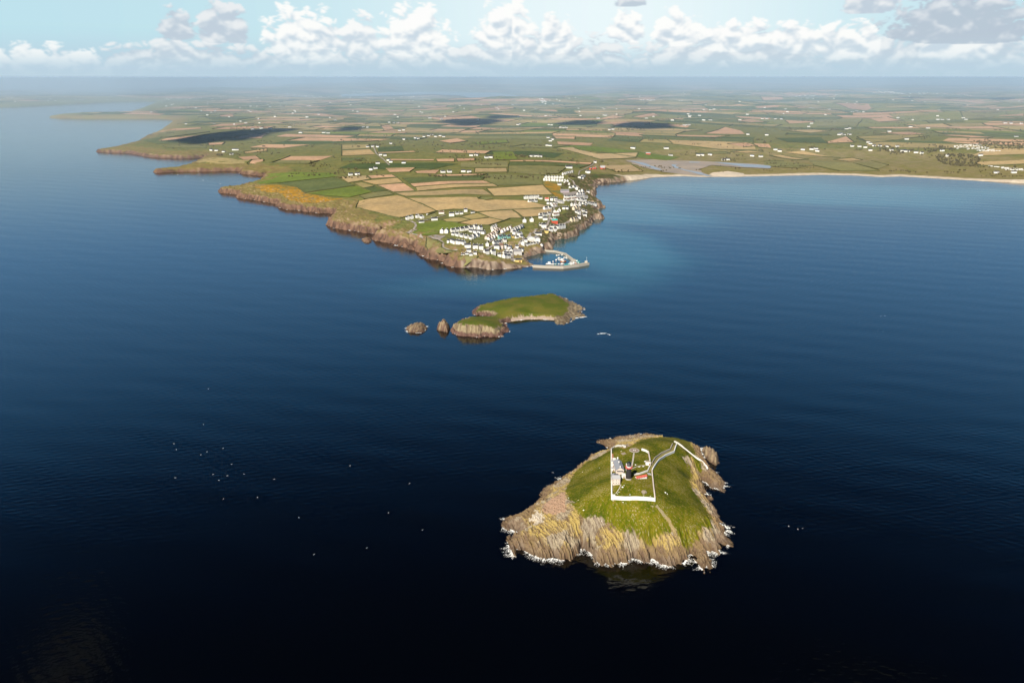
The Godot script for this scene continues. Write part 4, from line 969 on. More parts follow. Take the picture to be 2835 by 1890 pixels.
func add_tile(x0: float, z0: float, x1: float, z1: float, cell: float, coarse: float, rough: float, look: String) -> void:
	var nx := int((x1 - x0) / cell) + 1
	var nz := int((z1 - z0) / cell) + 1
	var sx := int((x1 - x0) / coarse) + 2
	var sz := int((z1 - z0) / coarse) + 2
	var sd := sdf_grid(coast, x0, z0, sx, sz, coarse)
	var hh := PackedFloat32Array()
	var dd := PackedFloat32Array()
	hh.resize(nx * nz)
	dd.resize(nx * nz)
	var gorse := []
	for g in GORSE:
		gorse.append(poly(g))
	for j in nz:
		for i in nx:
			var x := x0 + i * cell
			var z := z0 + j * cell
			var d := bil(sd, sx, sz, i * cell / coarse, j * cell / coarse)
			var k := j * nx + i
			if rough > 0.0 and absf(d) < 150.0 and low_share(x, z) < 0.5:
				var r := n_mid.get_noise_2d(x * 1.6, z * 1.6) * 9.0 + n_fine.get_noise_2d(x * 0.8, z * 0.8) * 7.0
				d += r * rough * (1.0 - ss(60.0, 150.0, absf(d))) * ss(50.0, 120.0, Vector2(x + 5.0, z + 1570.0).length())
			dd[k] = d
			var y := land_form(x, z, d)
			if rough > 0.0 and d > 0.0 and d < 130.0:
				y += (n_mid.get_noise_2d(x * 2.0 + 70.0, z * 2.0) * 2.5 - absf(n_fine.get_noise_2d(x, z * 0.7)) * 5.0 + n_ridge.get_noise_2d(x * 0.6, z * 0.6) * 1.6) * rough * ss(0.0, 10.0, d) * (1.0 - ss(40.0, 130.0, d)) * (1.0 - low_share(x, z))
			hh[k] = y
	var cc := PackedColorArray()
	cc.resize(nx * nz)
	var red := Color(0.20, 0.125, 0.09)
	var dark := Color(0.085, 0.055, 0.045)
	var buff := Color(0.30, 0.225, 0.145)
	var heath := Color(0.20, 0.15, 0.07)
	var olive := Color(0.19, 0.175, 0.06)
	var green := Color(0.145, 0.155, 0.052)
	var moss := Color(0.05, 0.075, 0.025)
	var sand := Color(0.55, 0.48, 0.385)
	var gold := Color(0.36, 0.20, 0.03)
	var dune := Color(0.24, 0.2, 0.1)
	for j in nz:
		for i in nx:
			var k := j * nx + i
			var x := x0 + i * cell
			var z := z0 + j * cell
			var d := dd[k]
			if d < -30.0:
				cc[k] = dark
				continue
			var a := n_mid.get_noise_2d(x, z)
			var b := n_fine.get_noise_2d(x * 0.7, z * 0.7)
			var c := green
			if look == "far":
				c = green.lerp(olive, clampf(0.4 + a + b * 0.5, 0.0, 1.0))
				if d < 120.0 and z > -9000.0:
					c = heath.lerp(olive, clampf(0.4 + a, 0.0, 1.0))
				cc[k] = c
				continue
			var low := low_share(x, z)
			var l := hh[k - 1] if i > 0 else hh[k]
			var r := hh[k + 1] if i < nx - 1 else hh[k]
			var f := hh[k + nx] if j < nz - 1 else hh[k]
			var bb := hh[k - nx] if j > 0 else hh[k]
			var slope := Vector2(r - l, f - bb).length() / (2.0 * cell)
			if low > 0.4:
				c = dune.lerp(olive, clampf(0.5 + a * 1.4, 0.0, 1.0))
				if d < 42.0 + 14.0 * a:
					c = sand.lerp(Color(0.45, 0.38, 0.30), clampf(0.3 + b, 0.0, 1.0))
			else:
				c = green.lerp(olive, clampf(0.35 + a * 1.3 + b * 0.5, 0.0, 1.0))
				var bay := x > 60.0 and z < -1640.0
				var wide := 95.0 if not bay else 75.0
				if x > -330.0 and not bay:
					wide = 42.0
				if d < wide + 22.0 * a:
					c = heath.lerp(olive, clampf(0.45 + b * 1.2, 0.0, 1.0))
					if bay:
						c = Color(0.12, 0.10, 0.055).lerp(moss, clampf(0.4 + b * 1.6, 0.0, 1.0))
				var q := Vector2(x, z)
				for g in gorse:
					if inside_poly(g, q) and b + a * 0.7 > -0.18:
						c = gold.lerp(Color(0.3, 0.18, 0.03), clampf(0.35 + b, 0.0, 1.0))
				if d < 130.0 and slope + b * 0.5 + a * 0.3 > 0.72 and not (bay and d > 40.0):
					c = red.lerp(buff, clampf(0.35 + a * 1.5 + b * 0.9, 0.0, 1.0))
				if d < 9.0 + 6.0 * b:
					c = dark.lerp(red, clampf(0.5 + b * 1.3, 0.0, 1.0))
					if bay or x > -100.0:
						c = dark.lerp(Color(0.34, 0.27, 0.21), clampf(0.5 + b * 1.5, 0.0, 1.0))
			cc[k] = c
	# the ground lies a little under the fields that are laid on it
	var hm := hh.duplicate()
	for k in hm.size():
		if dd[k] > 60.0 and look != "distant":
			hm[k] -= 1.0 * ss(60.0, 120.0, dd[k])
	var o := inst("terrain", grid_mesh(x0, z0, nx, nz, cell, hm, cc, -3.0), M.land if look == "near" else M.far_land, mainland)
	tiles.append({"x0": x0, "z0": z0, "cell": cell, "nx": nx, "nz": nz, "h": hh, "d": dd})

var mainland: Node3D

func build_mainland() -> void:
	mainland = thing("mainland", Vector3.ZERO)
	tag(mainland, "coastal farmland with cliffs reaching back to hazy hills", "", "", "structure")
	add_tile(-1010, -2905, 425, -1500, 3.5, 7.0, 1.0, "near")
	add_tile(-2310, -5240, 3500, -2890, 12.0, 24.0, 0.9, "near")
	add_tile(400, -2900, 3500, -2400, 14.0, 42.0, 0.0, "near")
	add_tile(-13000, -15600, 10500, -5180, 60.0, 180.0, 0.0, "far")
	# far country to the horizon
	var x0 := -75000.0
	var z0 := -108000.0
	var cell := 500.0
	var nx := 301
	var nz := 187
	var sd := sdf_grid(coast, x0, z0, int(nx / 4.0) + 2, int(nz / 4.0) + 2, cell * 4.0)
	var hh := PackedFloat32Array()
	var cc := PackedColorArray()
	for j in nz:
		for i in nx:
			var x := x0 + i * cell
			var z := z0 + j * cell
			var d := bil(sd, int(nx / 4.0) + 2, int(nz / 4.0) + 2, i / 4.0, j / 4.0)
			if z > -17000.0:
				d = minf(d, 3000.0)
			hh.append(land_form(x, z, d) - 3.0)
			var a := n_hill.get_noise_2d(x * 0.8, z * 0.8)
			var b := n_mid.get_noise_2d(x * 0.05, z * 0.05)
			var c := Color(0.085, 0.12, 0.045).lerp(Color(0.05, 0.065, 0.035), clampf(0.4 + a * 1.4, 0.0, 1.0))
			if b > 0.22:
				c = Color(0.33, 0.22, 0.15)
			elif b < -0.25:
				c = Color(0.16, 0.16, 0.07)
			cc.append(c)
	inst("hills", grid_mesh(x0, z0, nx, nz, cell, hh, cc, -3.5), M.far_land, mainland)
	tiles.append({"x0": x0, "z0": z0, "cell": cell, "nx": nx, "nz": nz, "h": hh, "d": hh})
	# rocks off the mainland cliffs
	rock_isle("sea_rock", poly(ROCK_A), 5.0, 2.0, Color(0.17, 0.085, 0.07), "low red rock lying off the mainland cliffs")

func build_haze() -> void:
	# the damp air over the land, thicker than the air over the open sea
	var f := FogVolume.new()
	f.name = "haze"
	f.size = Vector3(220000, 360, 130000)
	f.position = Vector3(0, 168, -68200)
	var m := FogMaterial.new()
	m.albedo = Color(0.79, 0.905, 1.0)
	m.density = 0.00011
	f.material = m
	add_child(f)
	tag(f, "pale blue haze over the far land", "", "", "stuff")
	# thicker sea haze drifting over the far coast on the left
	var g := FogVolume.new()
	g.name = "sea_haze"
	g.size = Vector3(120000, 352, 97000)
	g.position = Vector3(-66000, 166, -61500)
	var n := FogMaterial.new()
	n.albedo = Color(0.82, 0.92, 1.0)
	n.density = 0.0003
	g.material = n
	add_child(g)
	tag(g, "thicker pale haze over the far left coast", "", "", "stuff")

# ------------------------------------------------------------------ fields
const TINTS := {"tan": [Color(0.44, 0.32, 0.16), Color(0.40, 0.305, 0.165)], "pink": [Color(0.52, 0.335, 0.21), Color(0.46, 0.29, 0.19)], "olive": [Color(0.29, 0.245, 0.105), Color(0.34, 0.275, 0.135)], "green": [Color(0.165, 0.175, 0.07), Color(0.225, 0.21, 0.095)], "dark": [Color(0.07, 0.10, 0.036), Color(0.12, 0.145, 0.058)], "lime": [Color(0.165, 0.205, 0.04), Color(0.13, 0.18, 0.04)], "marsh": [Color(0.46, 0.34, 0.19), Color(0.40, 0.31, 0.18)]}

func drape(p: PackedVector2Array, tint: Color, most: float, lift: float) -> Array:
	# the polygon cut into triangles no longer than «most», laid on the land: [positions, colours]
	var idx := Geometry2D.triangulate_polygon(p)
	var todo := []
	for i in range(0, idx.size(), 3):
		todo.append([p[idx[i]], p[idx[i + 1]], p[idx[i + 2]]])
	var v := PackedVector3Array()
	var c := PackedColorArray()
	while todo.size():
		var t: Array = todo.pop_back()
		var e := [t[0].distance_to(t[1]), t[1].distance_to(t[2]), t[2].distance_to(t[0])]
		var k := 0
		for i in [1, 2]:
			if e[i] > e[k]:
				k = i
		if e[k] > most:
			var mid: Vector2 = (t[k] + t[(k + 1) % 3]) / 2.0
			todo.append([t[k], mid, t[(k + 2) % 3]])
			todo.append([mid, t[(k + 1) % 3], t[(k + 2) % 3]])
			continue
		if (t[1] - t[0]).cross(t[2] - t[0]) < 0.0:
			t.reverse()
		for q in t:
			v.append(Vector3(q.x, land_y(q.x, q.y) + lift, q.y))
			var g := n_mid.get_noise_2d(q.x * 0.45, q.y * 0.45) * 0.28 + n_fine.get_noise_2d(q.x * 0.4, q.y * 0.4) * 0.16
			c.append(Color(tint.r * (1.0 + g), tint.g * (1.0 + g * 0.8), tint.b * (1.0 + g * 0.6)))
	return [v, c]

func loose_mesh(v: PackedVector3Array, c: PackedColorArray) -> ArrayMesh:
	var st := SurfaceTool.new()
	st.begin(Mesh.PRIMITIVE_TRIANGLES)
	for i in v.size():
		st.set_color(c[i])
		st.add_vertex(v[i])
	st.generate_normals()
	return st.commit()

func hedge_into(st: SurfaceTool, a: Vector2, b: Vector2, size: float) -> void:
	var n := maxi(1, int(a.distance_to(b) / (26.0 if size < 3.2 else 60.0)))
	var side := (b - a).normalized().orthogonal()
	var prev := []
	for i in n + 1:
		var q := a.lerp(b, float(i) / n) + side * rng.randf_range(-0.8, 0.8)
		var y := land_y(q.x, q.y)
		var hgt := size * rng.randf_range(0.55, 1.1)
		var wd := size * rng.randf_range(0.45, 0.75)
		var ring := [Vector3(q.x + side.x * wd, y - 0.5, q.y + side.y * wd), Vector3(q.x + side.x * wd * 0.6, y + hgt, q.y + side.y * wd * 0.6), Vector3(q.x - side.x * wd * 0.6, y + hgt, q.y - side.y * wd * 0.6), Vector3(q.x - side.x * wd, y - 0.5, q.y - side.y * wd)]
		if prev.size():
			var c: Vector3 = (prev[0] + prev[2] + ring[0] + ring[2]) / 4.0
			for k in 3:
				face(st, [prev[k], prev[k + 1], ring[k + 1], ring[k]], c)
		prev = ring

func inset(p: PackedVector2Array, by: float) -> PackedVector2Array:
	var r := Geometry2D.offset_polygon(p, -by)
	return r[0] if r.size() else PackedVector2Array()

func build_fields() -> void:
	var farmland := thing("farmland", Vector3.ZERO)
	tag(farmland, "patchwork of green, tan and ploughed fields between hedges", "", "", "structure")
	var made := []
	var called := {"tan": "stubble_field", "pink": "ploughed_field", "olive": "pasture_field", "green": "grass_field", "dark": "crop_field", "lime": "meadow", "marsh": "reed_bed"}
	var boxes := []
	for key in FIELDS:
		for flat in FIELDS[key]:
			var p := poly(flat)
			var c := Vector2.ZERO
			for q in p:
				c += q
			c /= p.size()
			var q := inset(p, 2.0 if c.y > -3500.0 else 4.0)
			if q.size() < 3:
				continue
			boxes.append(p)
			made.append([q, key, c, 0.55, p])
	# the rest of the country: rows of fields between winding hedges
	var turn := deg_to_rad(17.0)
	for band in [[-9200.0, -2650.0, 215.0, 150.0], [-15400.0, -9200.0, 420.0, 300.0]]:
		var du: float = band[2]
		var dv: float = band[3]
		var j0 := int(-16500.0 / dv) - 10
		var pt := func(i: float, j: float) -> Vector2:
			var u := i * du + n_hill.get_noise_2d(i * 400.0, j * 330.0 + 77.0) * du * 0.75
			var w := j * dv + n_hill.get_noise_2d(i * 360.0 + 500.0, j * 410.0) * dv * 0.8
			return Vector2(u, w).rotated(turn)
		for j in range(j0, int(4000.0 / dv)):
			var i := int(-14000.0 / du)
			while i * du < 14000.0:
				var step := 1
				var roll := absf(n_fine.get_noise_2d(i * 31.0, j * 47.0)) * 4.0
				if roll > 0.7:
					step = 2
				var c: Vector2 = pt.call(i + step * 0.5, j + 0.5)
				if c.y < band[1] and c.y >= band[0] and absf(c.x) < 0.68 * -c.y + 250.0 and c.x > -13000.0:
					var p := PackedVector2Array()
					for a in step + 1:
						p.append(pt.call(float(i + a), float(j)))
					for a in step + 1:
						p.append(pt.call(float(i + step - a), float(j + 1)))
					var ok := low_share(c.x, c.y) < 0.35
					for q in p:
						if shore_d(q.x, q.y) < 75.0:
							ok = false
					if ok:
						for bx in boxes:
							if inside_poly(bx, c):
								ok = false
								break
							for q in p:
								if inside_poly(bx, q):
									ok = false
									break
							if not ok:
								break
					if ok:
						var q := inset(p, 2.5 if c.y > -5000.0 else 5.0)
						if q.size() >= 3:
							var t := absf(n_ridge.get_noise_2d(i * 13.7 + 5.0, j * 17.3)) * 3.1
							t = t - floor(t)
							var key := "green"
							if t < 0.20:
								key = "dark"
							elif t < 0.42:
								key = "olive"
							elif t < 0.47:
								key = "lime"
							elif t < 0.72:
								key = "pink"
							elif t < 0.82:
								key = "tan"
							made.append([q, key, c, 0.0, p])
				i += step
	# the 300 that show largest are things of their own, the others one patchwork
	for f in made:
		var a := 0.0
		var p: PackedVector2Array = f[0]
		for i in p.size():
			a += p[i].cross(p[(i + 1) % p.size()])
		f.append(absf(a) / pow(-f[2].y, 3.0) * (1.0 if f[3] == 0.0 else 50.0))
	made.sort_custom(func(a, b): return a[5] > b[5])
	var count := 0
	var rest_v := PackedVector3Array()
	var rest_c := PackedColorArray()
	var rest_h := st_new()
	for f in made:
		var dist: float = -f[2].y
		var tint: Color = TINTS[f[1]][0].lerp(TINTS[f[1]][1], rng.randf())
		tint = tint * rng.randf_range(0.9, 1.08)
		var dr := drape(f[0], tint, 45.0 if dist < 3200.0 else (90.0 if dist < 7000.0 else 220.0), f[3])
		var hs := 2.2 if dist < 3200.0 else (3.2 if dist < 9000.0 else 6.0)
		var p: PackedVector2Array = f[4]
		if count < 300:
			var o := inst(called[f[1]], loose_mesh(dr[0], dr[1]), M.field, farmland)
			var h := st_new()
			for i in p.size():
				if rng.randf() < (0.8 if dist < 3000.0 else 0.6):
					hedge_into(h, p[i], p[(i + 1) % p.size()], hs)
			if f[1] != "lime" and f[1] != "marsh" or dist > 3000.0:
				obj("hedgerow", h, M.hedge, o)
		else:
			rest_v.append_array(dr[0])
			rest_c.append_array(dr[1])
			for i in [0, 1]:
				if rng.randf() < 0.55:
					hedge_into(rest_h, p[i], p[i + 1], hs)
		count += 1
	var o := inst("far_fields", loose_mesh(rest_v, rest_c), M.field, farmland)
	o.set_meta("kind", "stuff")
	var h := obj("far_hedgerows", rest_h, M.hedge, farmland)
	h.set_meta("kind", "stuff")
	print(made.size(), " fields")

func sheet(called: String, p: PackedVector2Array, y: float, m: Material, label: String, kind := "structure") -> MeshInstance3D:
	var idx := Geometry2D.triangulate_polygon(p)
	var st := st_new()
	for i in range(0, idx.size(), 3):
		var a := p[idx[i]]
		var b := p[idx[i + 1]]
		var c := p[idx[i + 2]]
		face(st, [Vector3(a.x, y, a.y), Vector3(b.x, y, b.y), Vector3(c.x, y, c.y)], Vector3(a.x, y - 50.0, a.y))
	var o := obj(called, st, m)
	tag(o, label, "", "", kind)
	return o

func ragged(p: PackedVector2Array, step: float, amp: float) -> PackedVector2Array:
	var q := PackedVector2Array()
	for i in p.size():
		var a := p[i]
		var b := p[(i + 1) % p.size()]
		var n := maxi(1, int(a.distance_to(b) / step))
		for k in n:
			var c := a.lerp(b, float(k) / n)
			q.append(c + Vector2(n_mid.get_noise_2d(c.x * 0.7, c.y * 0.7), n_mid.get_noise_2d(c.x * 0.7 + 99.0, c.y * 0.7)) * amp)
	return q

func laid(called: String, p: PackedVector2Array, lift: float, m: Material, tint: Color, label: String) -> void:
	var dr := drape(p, tint, 60.0, lift)
	var o := inst(called, loose_mesh(dr[0], dr[1]), m)
	tag(o, label, "", "", "structure")

func build_shore_flats() -> void:
	laid("tidal_flat", ragged(poly(MUD), 30.0, 12.0), 0.5, M.wet_mud, Color(0.27, 0.225, 0.18), "brown tidal mudflat of the estuary behind the beach")
	var k := 0
	for c in CHANNELS:
		laid("channel", ragged(poly(c), 25.0, 9.0), 0.9, M.shallow_water, Color(0.08, 0.13, 0.17), ["pale channel along the left edge of the mudflat", "channel winding across the mudflat to the sea", "wide grey pool at the right end of the mudflat", "small pool on the far edge of the mudflat"][k])
		k += 1
	laid("sand_spit", ragged(poly(SPIT), 25.0, 6.0), 0.7, M.field, Color(0.56, 0.49, 0.40), "pale sand spit at the estuary mouth")
	laid("shingle_beach", ragged(poly(SHINGLE), 12.0, 3.0), 0.5, M.shingle, Color(0.42, 0.33, 0.27), "pinkish shingle beach at the root of the pier")
	sheet("far_harbour", poly(FAR_HARBOUR), 25.0, M.far_water, "pale sheet of harbour water far inland under the horizon")

func ribbon(p: PackedVector2Array, w: float, lift: float, hf: Callable, step := 8.0) -> SurfaceTool:
	var st := st_new()
	var pts := PackedVector2Array()
	for i in p.size() - 1:
		var n := maxi(1, int(p[i].distance_to(p[i + 1]) / step))
		for k in n:
			pts.append(p[i].lerp(p[i + 1], float(k) / n))
	pts.append(p[p.size() - 1])
	for i in pts.size() - 1:
		var d0 := (pts[mini(i + 1, pts.size() - 1)] - pts[maxi(i - 1, 0)]).normalized().orthogonal() * w * 0.5
		var d1 := (pts[mini(i + 2, pts.size() - 1)] - pts[i]).normalized().orthogonal() * w * 0.5
		var q := []
		for c in [pts[i] + d0, pts[i + 1] + d1, pts[i + 1] - d1, pts[i] - d0]:
			q.append(Vector3(c.x, hf.call(c.x, c.y) + lift, c.y))
		face(st, q, Vector3(pts[i].x, -500.0, pts[i].y))
	return st

func build_roads() -> void:
	var labels := ["cliff road winding down past the car park to the shore", "lane to the field houses", "short spur off the cliff road", "estate road climbing between the terraces", "main street from the pier up through the village", "side road climbing left of the main street", "lane leading to the estuary", "inland lane between the fields"]
	for i in ROADS.size():
		var o := obj("road", ribbon(poly(ROADS[i][1]), ROADS[i][0], 0.9, land_y), M.road)
		tag(o, labels[i], "", "", "structure")
	for a in [[CAR_PARK, "car_park", "grey car park at the end of the holiday village"], [SCHOOL_YARD, "school_yard", "grey yard beside the school"]]:
		var dr := drape(poly(a[0]), Color(0.26, 0.23, 0.21), 20.0, 1.0)
		var o := inst(a[1], loose_mesh(dr[0], dr[1]), M.plain_vertex)
		tag(o, a[2], "", "", "structure")

# ------------------------------------------------------------------ islands
func tps(points: Array) -> Array:
	# thin plate spline through [x, z, height] triples
	var n: int = points.size() / 3
	var size := n + 3
	var a := []
	for i in size:
		var r := PackedFloat64Array()
		r.resize(size + 1)
		a.append(r)
	var cx: float = points[0]
	var cz: float = points[1]
	for i in n:
		for j in n:
			var dx: float = (points[i * 3] - points[j * 3]) / 100.0
			var dz: float = (points[i * 3 + 1] - points[j * 3 + 1]) / 100.0
			var q := dx * dx + dz * dz
			a[i][j] = 0.5 * q * log(q) if q > 1e-9 else 0.0
		a[i][i] += 0.003
		a[i][n] = 1.0
		a[i][n + 1] = (points[i * 3] - cx) / 100.0
		a[i][n + 2] = (points[i * 3 + 1] - cz) / 100.0
		a[n][i] = 1.0
		a[n + 1][i] = a[i][n + 1]
		a[n + 2][i] = a[i][n + 2]
		a[i][size] = points[i * 3 + 2]
	for i in size:
		var p := i
		for j in range(i + 1, size):
			if absf(a[j][i]) > absf(a[p][i]):
				p = j
		var sw = a[i]
		a[i] = a[p]
		a[p] = sw
		for j in range(i + 1, size):
			var f: float = a[j][i] / a[i][i]
			if f != 0.0:
				for k in range(i, size + 1):
					a[j][k] -= f * a[i][k]
	var w := PackedFloat64Array()
	w.resize(size)
	for i in range(size - 1, -1, -1):
		var s: float = a[i][size]
		for k in range(i + 1, size):
			s -= a[i][k] * w[k]
		w[i] = s / a[i][i]
	return [points, w, cx, cz]

func tps_at(t: Array, x: float, z: float) -> float:
	var p: Array = t[0]
	var w: PackedFloat64Array = t[1]
	var n: int = p.size() / 3
	var s: float = w[n] + w[n + 1] * (x - t[2]) / 100.0 + w[n + 2] * (z - t[3]) / 100.0
	for i in n:
		var dx: float = (x - p[i * 3]) / 100.0
		var dz: float = (z - p[i * 3 + 1]) / 100.0
		var q := dx * dx + dz * dz
		if q > 1e-9:
			s += w[i] * 0.5 * q * log(q)
	return s

func isl_y(x: float, z: float) -> float:
	return bil(island.h, island.nx, island.nz, (x - island.x0) / island.cell, (z - island.z0) / island.cell)

func build_island() -> void:
	var x0 := -18.0
	var z0 := -782.0
	var cell := 0.55
	var nx := int(216.0 / cell) + 1
	var nz := int(268.0 / cell) + 1
	var cs := 1.4
	var sx := int(216.0 / cs) + 2
	var sz := int(268.0 / cs) + 2
	var shore := poly(ISLAND_SHORE)
	var sd := sdf_grid(shore, x0, z0, sx, sz, cs)
	var t := tps(ISLAND_HEIGHTS)
	var dm := PackedFloat32Array()
	dm.resize(sx * sz)
	for j in sz:
		for i in sx:
			dm[j * sx + i] = tps_at(t, x0 + i * cs, z0 + j * cs) if sd[j * sx + i] > -8.0 else 0.0
	var grass := sdf_grid(poly(ISLAND_GRASS), x0, z0, sx, sz, cs)
	var earth := sdf_grid(poly(ISLAND_EARTH), x0, z0, sx, sz, cs)
	var guano := sdf_grid(poly(ISLAND_GUANO), x0, z0, sx, sz, cs)
	var gully := poly(ISLAND_GULLY)
	var hh := PackedFloat32Array()
	var cc := PackedColorArray()
	hh.resize(nx * nz)
	cc.resize(nx * nz)
	var strata := FastNoiseLite.new()
	strata.seed = 31
	strata.frequency = 0.2
	strata.fractal_octaves = 4
	strata.fractal_gain = 0.55
	strata.noise_type = FastNoiseLite.TYPE_SIMPLEX_SMOOTH
	var blocks := FastNoiseLite.new()
	blocks.seed = 32
	blocks.frequency = 0.07
	blocks.noise_type = FastNoiseLite.TYPE_CELLULAR
	blocks.cellular_return_type = FastNoiseLite.RETURN_CELL_VALUE
	blocks.cellular_jitter = 1.0
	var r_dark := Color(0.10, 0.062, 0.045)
	var r_brown := Color(0.225, 0.16, 0.09)
	var r_tan := Color(0.44, 0.345, 0.185)
	var r_gold := Color(0.48, 0.36, 0.10)
	var r_grey := Color(0.40, 0.36, 0.30)
	var g_a := Color(0.105, 0.122, 0.006)
	var g_b := Color(0.165, 0.155, 0.010)
	var g_c := Color(0.055, 0.080, 0.004)
	var g_d := Color(0.25, 0.19, 0.04)
	for j in nz:
		for i in nx:
			var k := j * nx + i
			var x := x0 + i * cell
			var z := z0 + j * cell
			var fx := i * cell / cs
			var fz := j * cell / cs
			var d := bil(sd, sx, sz, fx, fz)
			if d < -9.0:
				hh[k] = -6.0
				cc[k] = r_dark
				continue
			# beds of rock run towards the viewer, leaning a little to the right
			var u := x - 0.5 * z
			var v := z * 0.12
			var bed := strata.get_noise_2d(u * 1.5, v * 1.5)
			var bed2 := strata.get_noise_2d(u * 4.0 + 40.0, v * 3.0)
			var block := blocks.get_noise_2d(x * 1.3, z * 0.8)
			var fine := n_fine.get_noise_2d(x * 2.5, z * 2.5)
			var broad := n_mid.get_noise_2d(x * 2.2, z * 2.2)
			var rugged := n_ridge.get_noise_2d(x * 2.6, z * 1.6)
			var gd := bil(grass, sx, sz, fx, fz) + fine * 2.6 + bed * 3.0 + broad * 2.0
			var rocky := 1.0 - ss(-1.0, 4.0, gd)
			var dj := d + (bed * 3.2 + bed2 * 1.2 + block * 3.2 + fine * 1.0) * (1.0 - ss(6.0, 18.0, d))
			var top := maxf(1.2, bil(dm, sx, sz, fx, fz))
			var h := 0.0
			if dj < 0.0:
				h = dj * 0.9
			else:
				h = top * (0.35 * ss(-0.8, 3.0, dj) + 0.65 * clampf(dj / 11.0, 0.0, 1.0))
			h += rocky * ss(0.0, 4.0, d) * (bed * 1.5 + bed2 * 1.5 + block * 1.3 + fine * 0.6 + rugged * 1.1)
			h += (1.0 - rocky) * (fine * 0.12 + broad * 0.35)
			hh[k] = h
			# colours: turf, lichened rock, bare earth, bird-whitened rock, wet rock at the tide line
			var gmix := clampf(0.45 + broad * 1.5 + fine * 0.9, 0.0, 1.0)
			var g := g_a.lerp(g_b, gmix)
			var tuft := n_fine.get_noise_2d(x * 5.0 + 9.0, z * 4.0)
			g = g.lerp(g_c, clampf(-broad * 1.4 + tuft * 0.8, 0.0, 0.8))
			if tuft + fine * 0.6 > 0.30:
				g = g.lerp(g_d, 0.55)
			if n_fine.get_noise_2d(x * 9.0 + 200.0, z * 9.0) + broad * 0.4 > 0.47:
				g = g.lerp(Color(0.42, 0.36, 0.2), 0.6)
			var rm := clampf(0.5 + bed * 1.5 + bed2 * 0.7, 0.0, 1.0)
			var rock := r_brown.lerp(r_tan, rm)
			if broad + bed2 * 0.8 > 0.12 and h > 5.0:
				rock = rock.lerp(r_gold, 0.65)
			elif broad < -0.2:
				rock = rock.lerp(r_grey, 0.55)
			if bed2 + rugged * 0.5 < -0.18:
				rock = rock.lerp(r_dark, 0.6)  # creases between the beds darkened in colour, standing in for crevice shade
			if h < 2.6 + fine * 1.5 + bed * 1.5:
				rock = rock.lerp(r_dark, 0.75)
			elif h < 8.5 + broad * 6.0 + bed * 3.0:
				rock = rock.lerp(Color(0.18, 0.122, 0.085), 0.7)
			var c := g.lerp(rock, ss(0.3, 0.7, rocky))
			var ed := bil(earth, sx, sz, fx, fz) + fine * 2.5 + broad * 2.0
			if ed > 0.0:
				c = Color(0.44, 0.29, 0.20).lerp(Color(0.38, 0.26, 0.18), clampf(0.5 + fine + tuft * 0.6, 0.0, 1.0))
			var wd := bil(guano, sx, sz, fx, fz) + fine * 3.0 + bed * 2.0
			if wd > 0.0:
				c = Color(0.62, 0.56, 0.48).lerp(rock, clampf(0.3 - bed2, 0.0, 1.0))
			if rocky < 0.5:
				for q in gully.size() - 1:
					var cp := Geometry2D.get_closest_point_to_segment(Vector2(x, z), gully[q], gully[q + 1])
					var gl := cp.distance_to(Vector2(x, z)) + fine * 1.4
					if gl < 0.35 + 0.35 * q:
						c = Color(0.36, 0.28, 0.14) if q > 2 else Color(0.33, 0.28, 0.17)
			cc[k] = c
	island = {"x0": x0, "z0": z0, "cell": cell, "nx": nx, "nz": nz, "h": hh}
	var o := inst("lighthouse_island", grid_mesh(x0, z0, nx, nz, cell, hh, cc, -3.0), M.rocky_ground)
	tag(o, "steep grassy island with ribbed rock cliffs carrying the lighthouse", "", "", "structure")
	rock_isle("sea_rock", poly(ISLET), 8.0, 1.0, Color(0.25, 0.185, 0.13), "rocky islet off the right shore of the lighthouse island")
	rock_isle("sea_rock", poly(ROCK_B), 3.0, 0.8, Color(0.22, 0.16, 0.11), "small low rock beside the lighthouse island landing")

func rock_isle(called: String, shore: PackedVector2Array, top: float, cell: float, tint: Color, label: String) -> void:
	var lo := shore[0]
	var hi := shore[0]
	for q in shore:
		lo = lo.min(q)
		hi = hi.max(q)
	lo -= Vector2(6, 6)
	hi += Vector2(6, 6)
	var nx := int((hi.x - lo.x) / cell) + 1
	var nz := int((hi.y - lo.y) / cell) + 1
	var sd := sdf_grid(shore, lo.x, lo.y, nx, nz, cell)
	var hh := PackedFloat32Array()
	var cc := PackedColorArray()
	var widest := 1.0
	for d in sd:
		widest = maxf(widest, d)
	for j in nz:
		for i in nx:
			var x := lo.x + i * cell
			var z := lo.y + j * cell
			var d := sd[j * nx + i]
			var u := x + 0.32 * z
			var bed := n_fine.get_noise_2d(u * 2.6, z * 0.6)
			var b := n_fine.get_noise_2d(x * 1.4 + 30.0, z * 1.4)
			d += bed * 1.6 + b * 1.2
			var h := d * 0.8 if d < 0.0 else top * pow(clampf(d / widest, 0.0, 1.0), 0.55) + (bed * 1.6 + b) * ss(0.0, 3.0, d)
			hh.append(h)
			var c := tint.lerp(Color(0.34, 0.27, 0.17), clampf(0.25 + bed * 1.4 + b * 0.5, 0.0, 1.0))
			if h < 2.2 + b * 1.6:
				c = c.lerp(Color(0.08, 0.05, 0.038), 0.75)
			cc.append(c)
	var o := inst(called, grid_mesh(lo.x, lo.y, nx, nz, cell, hh, cc, -2.0), M.rocky_ground)
	tag(o, label, "rock")

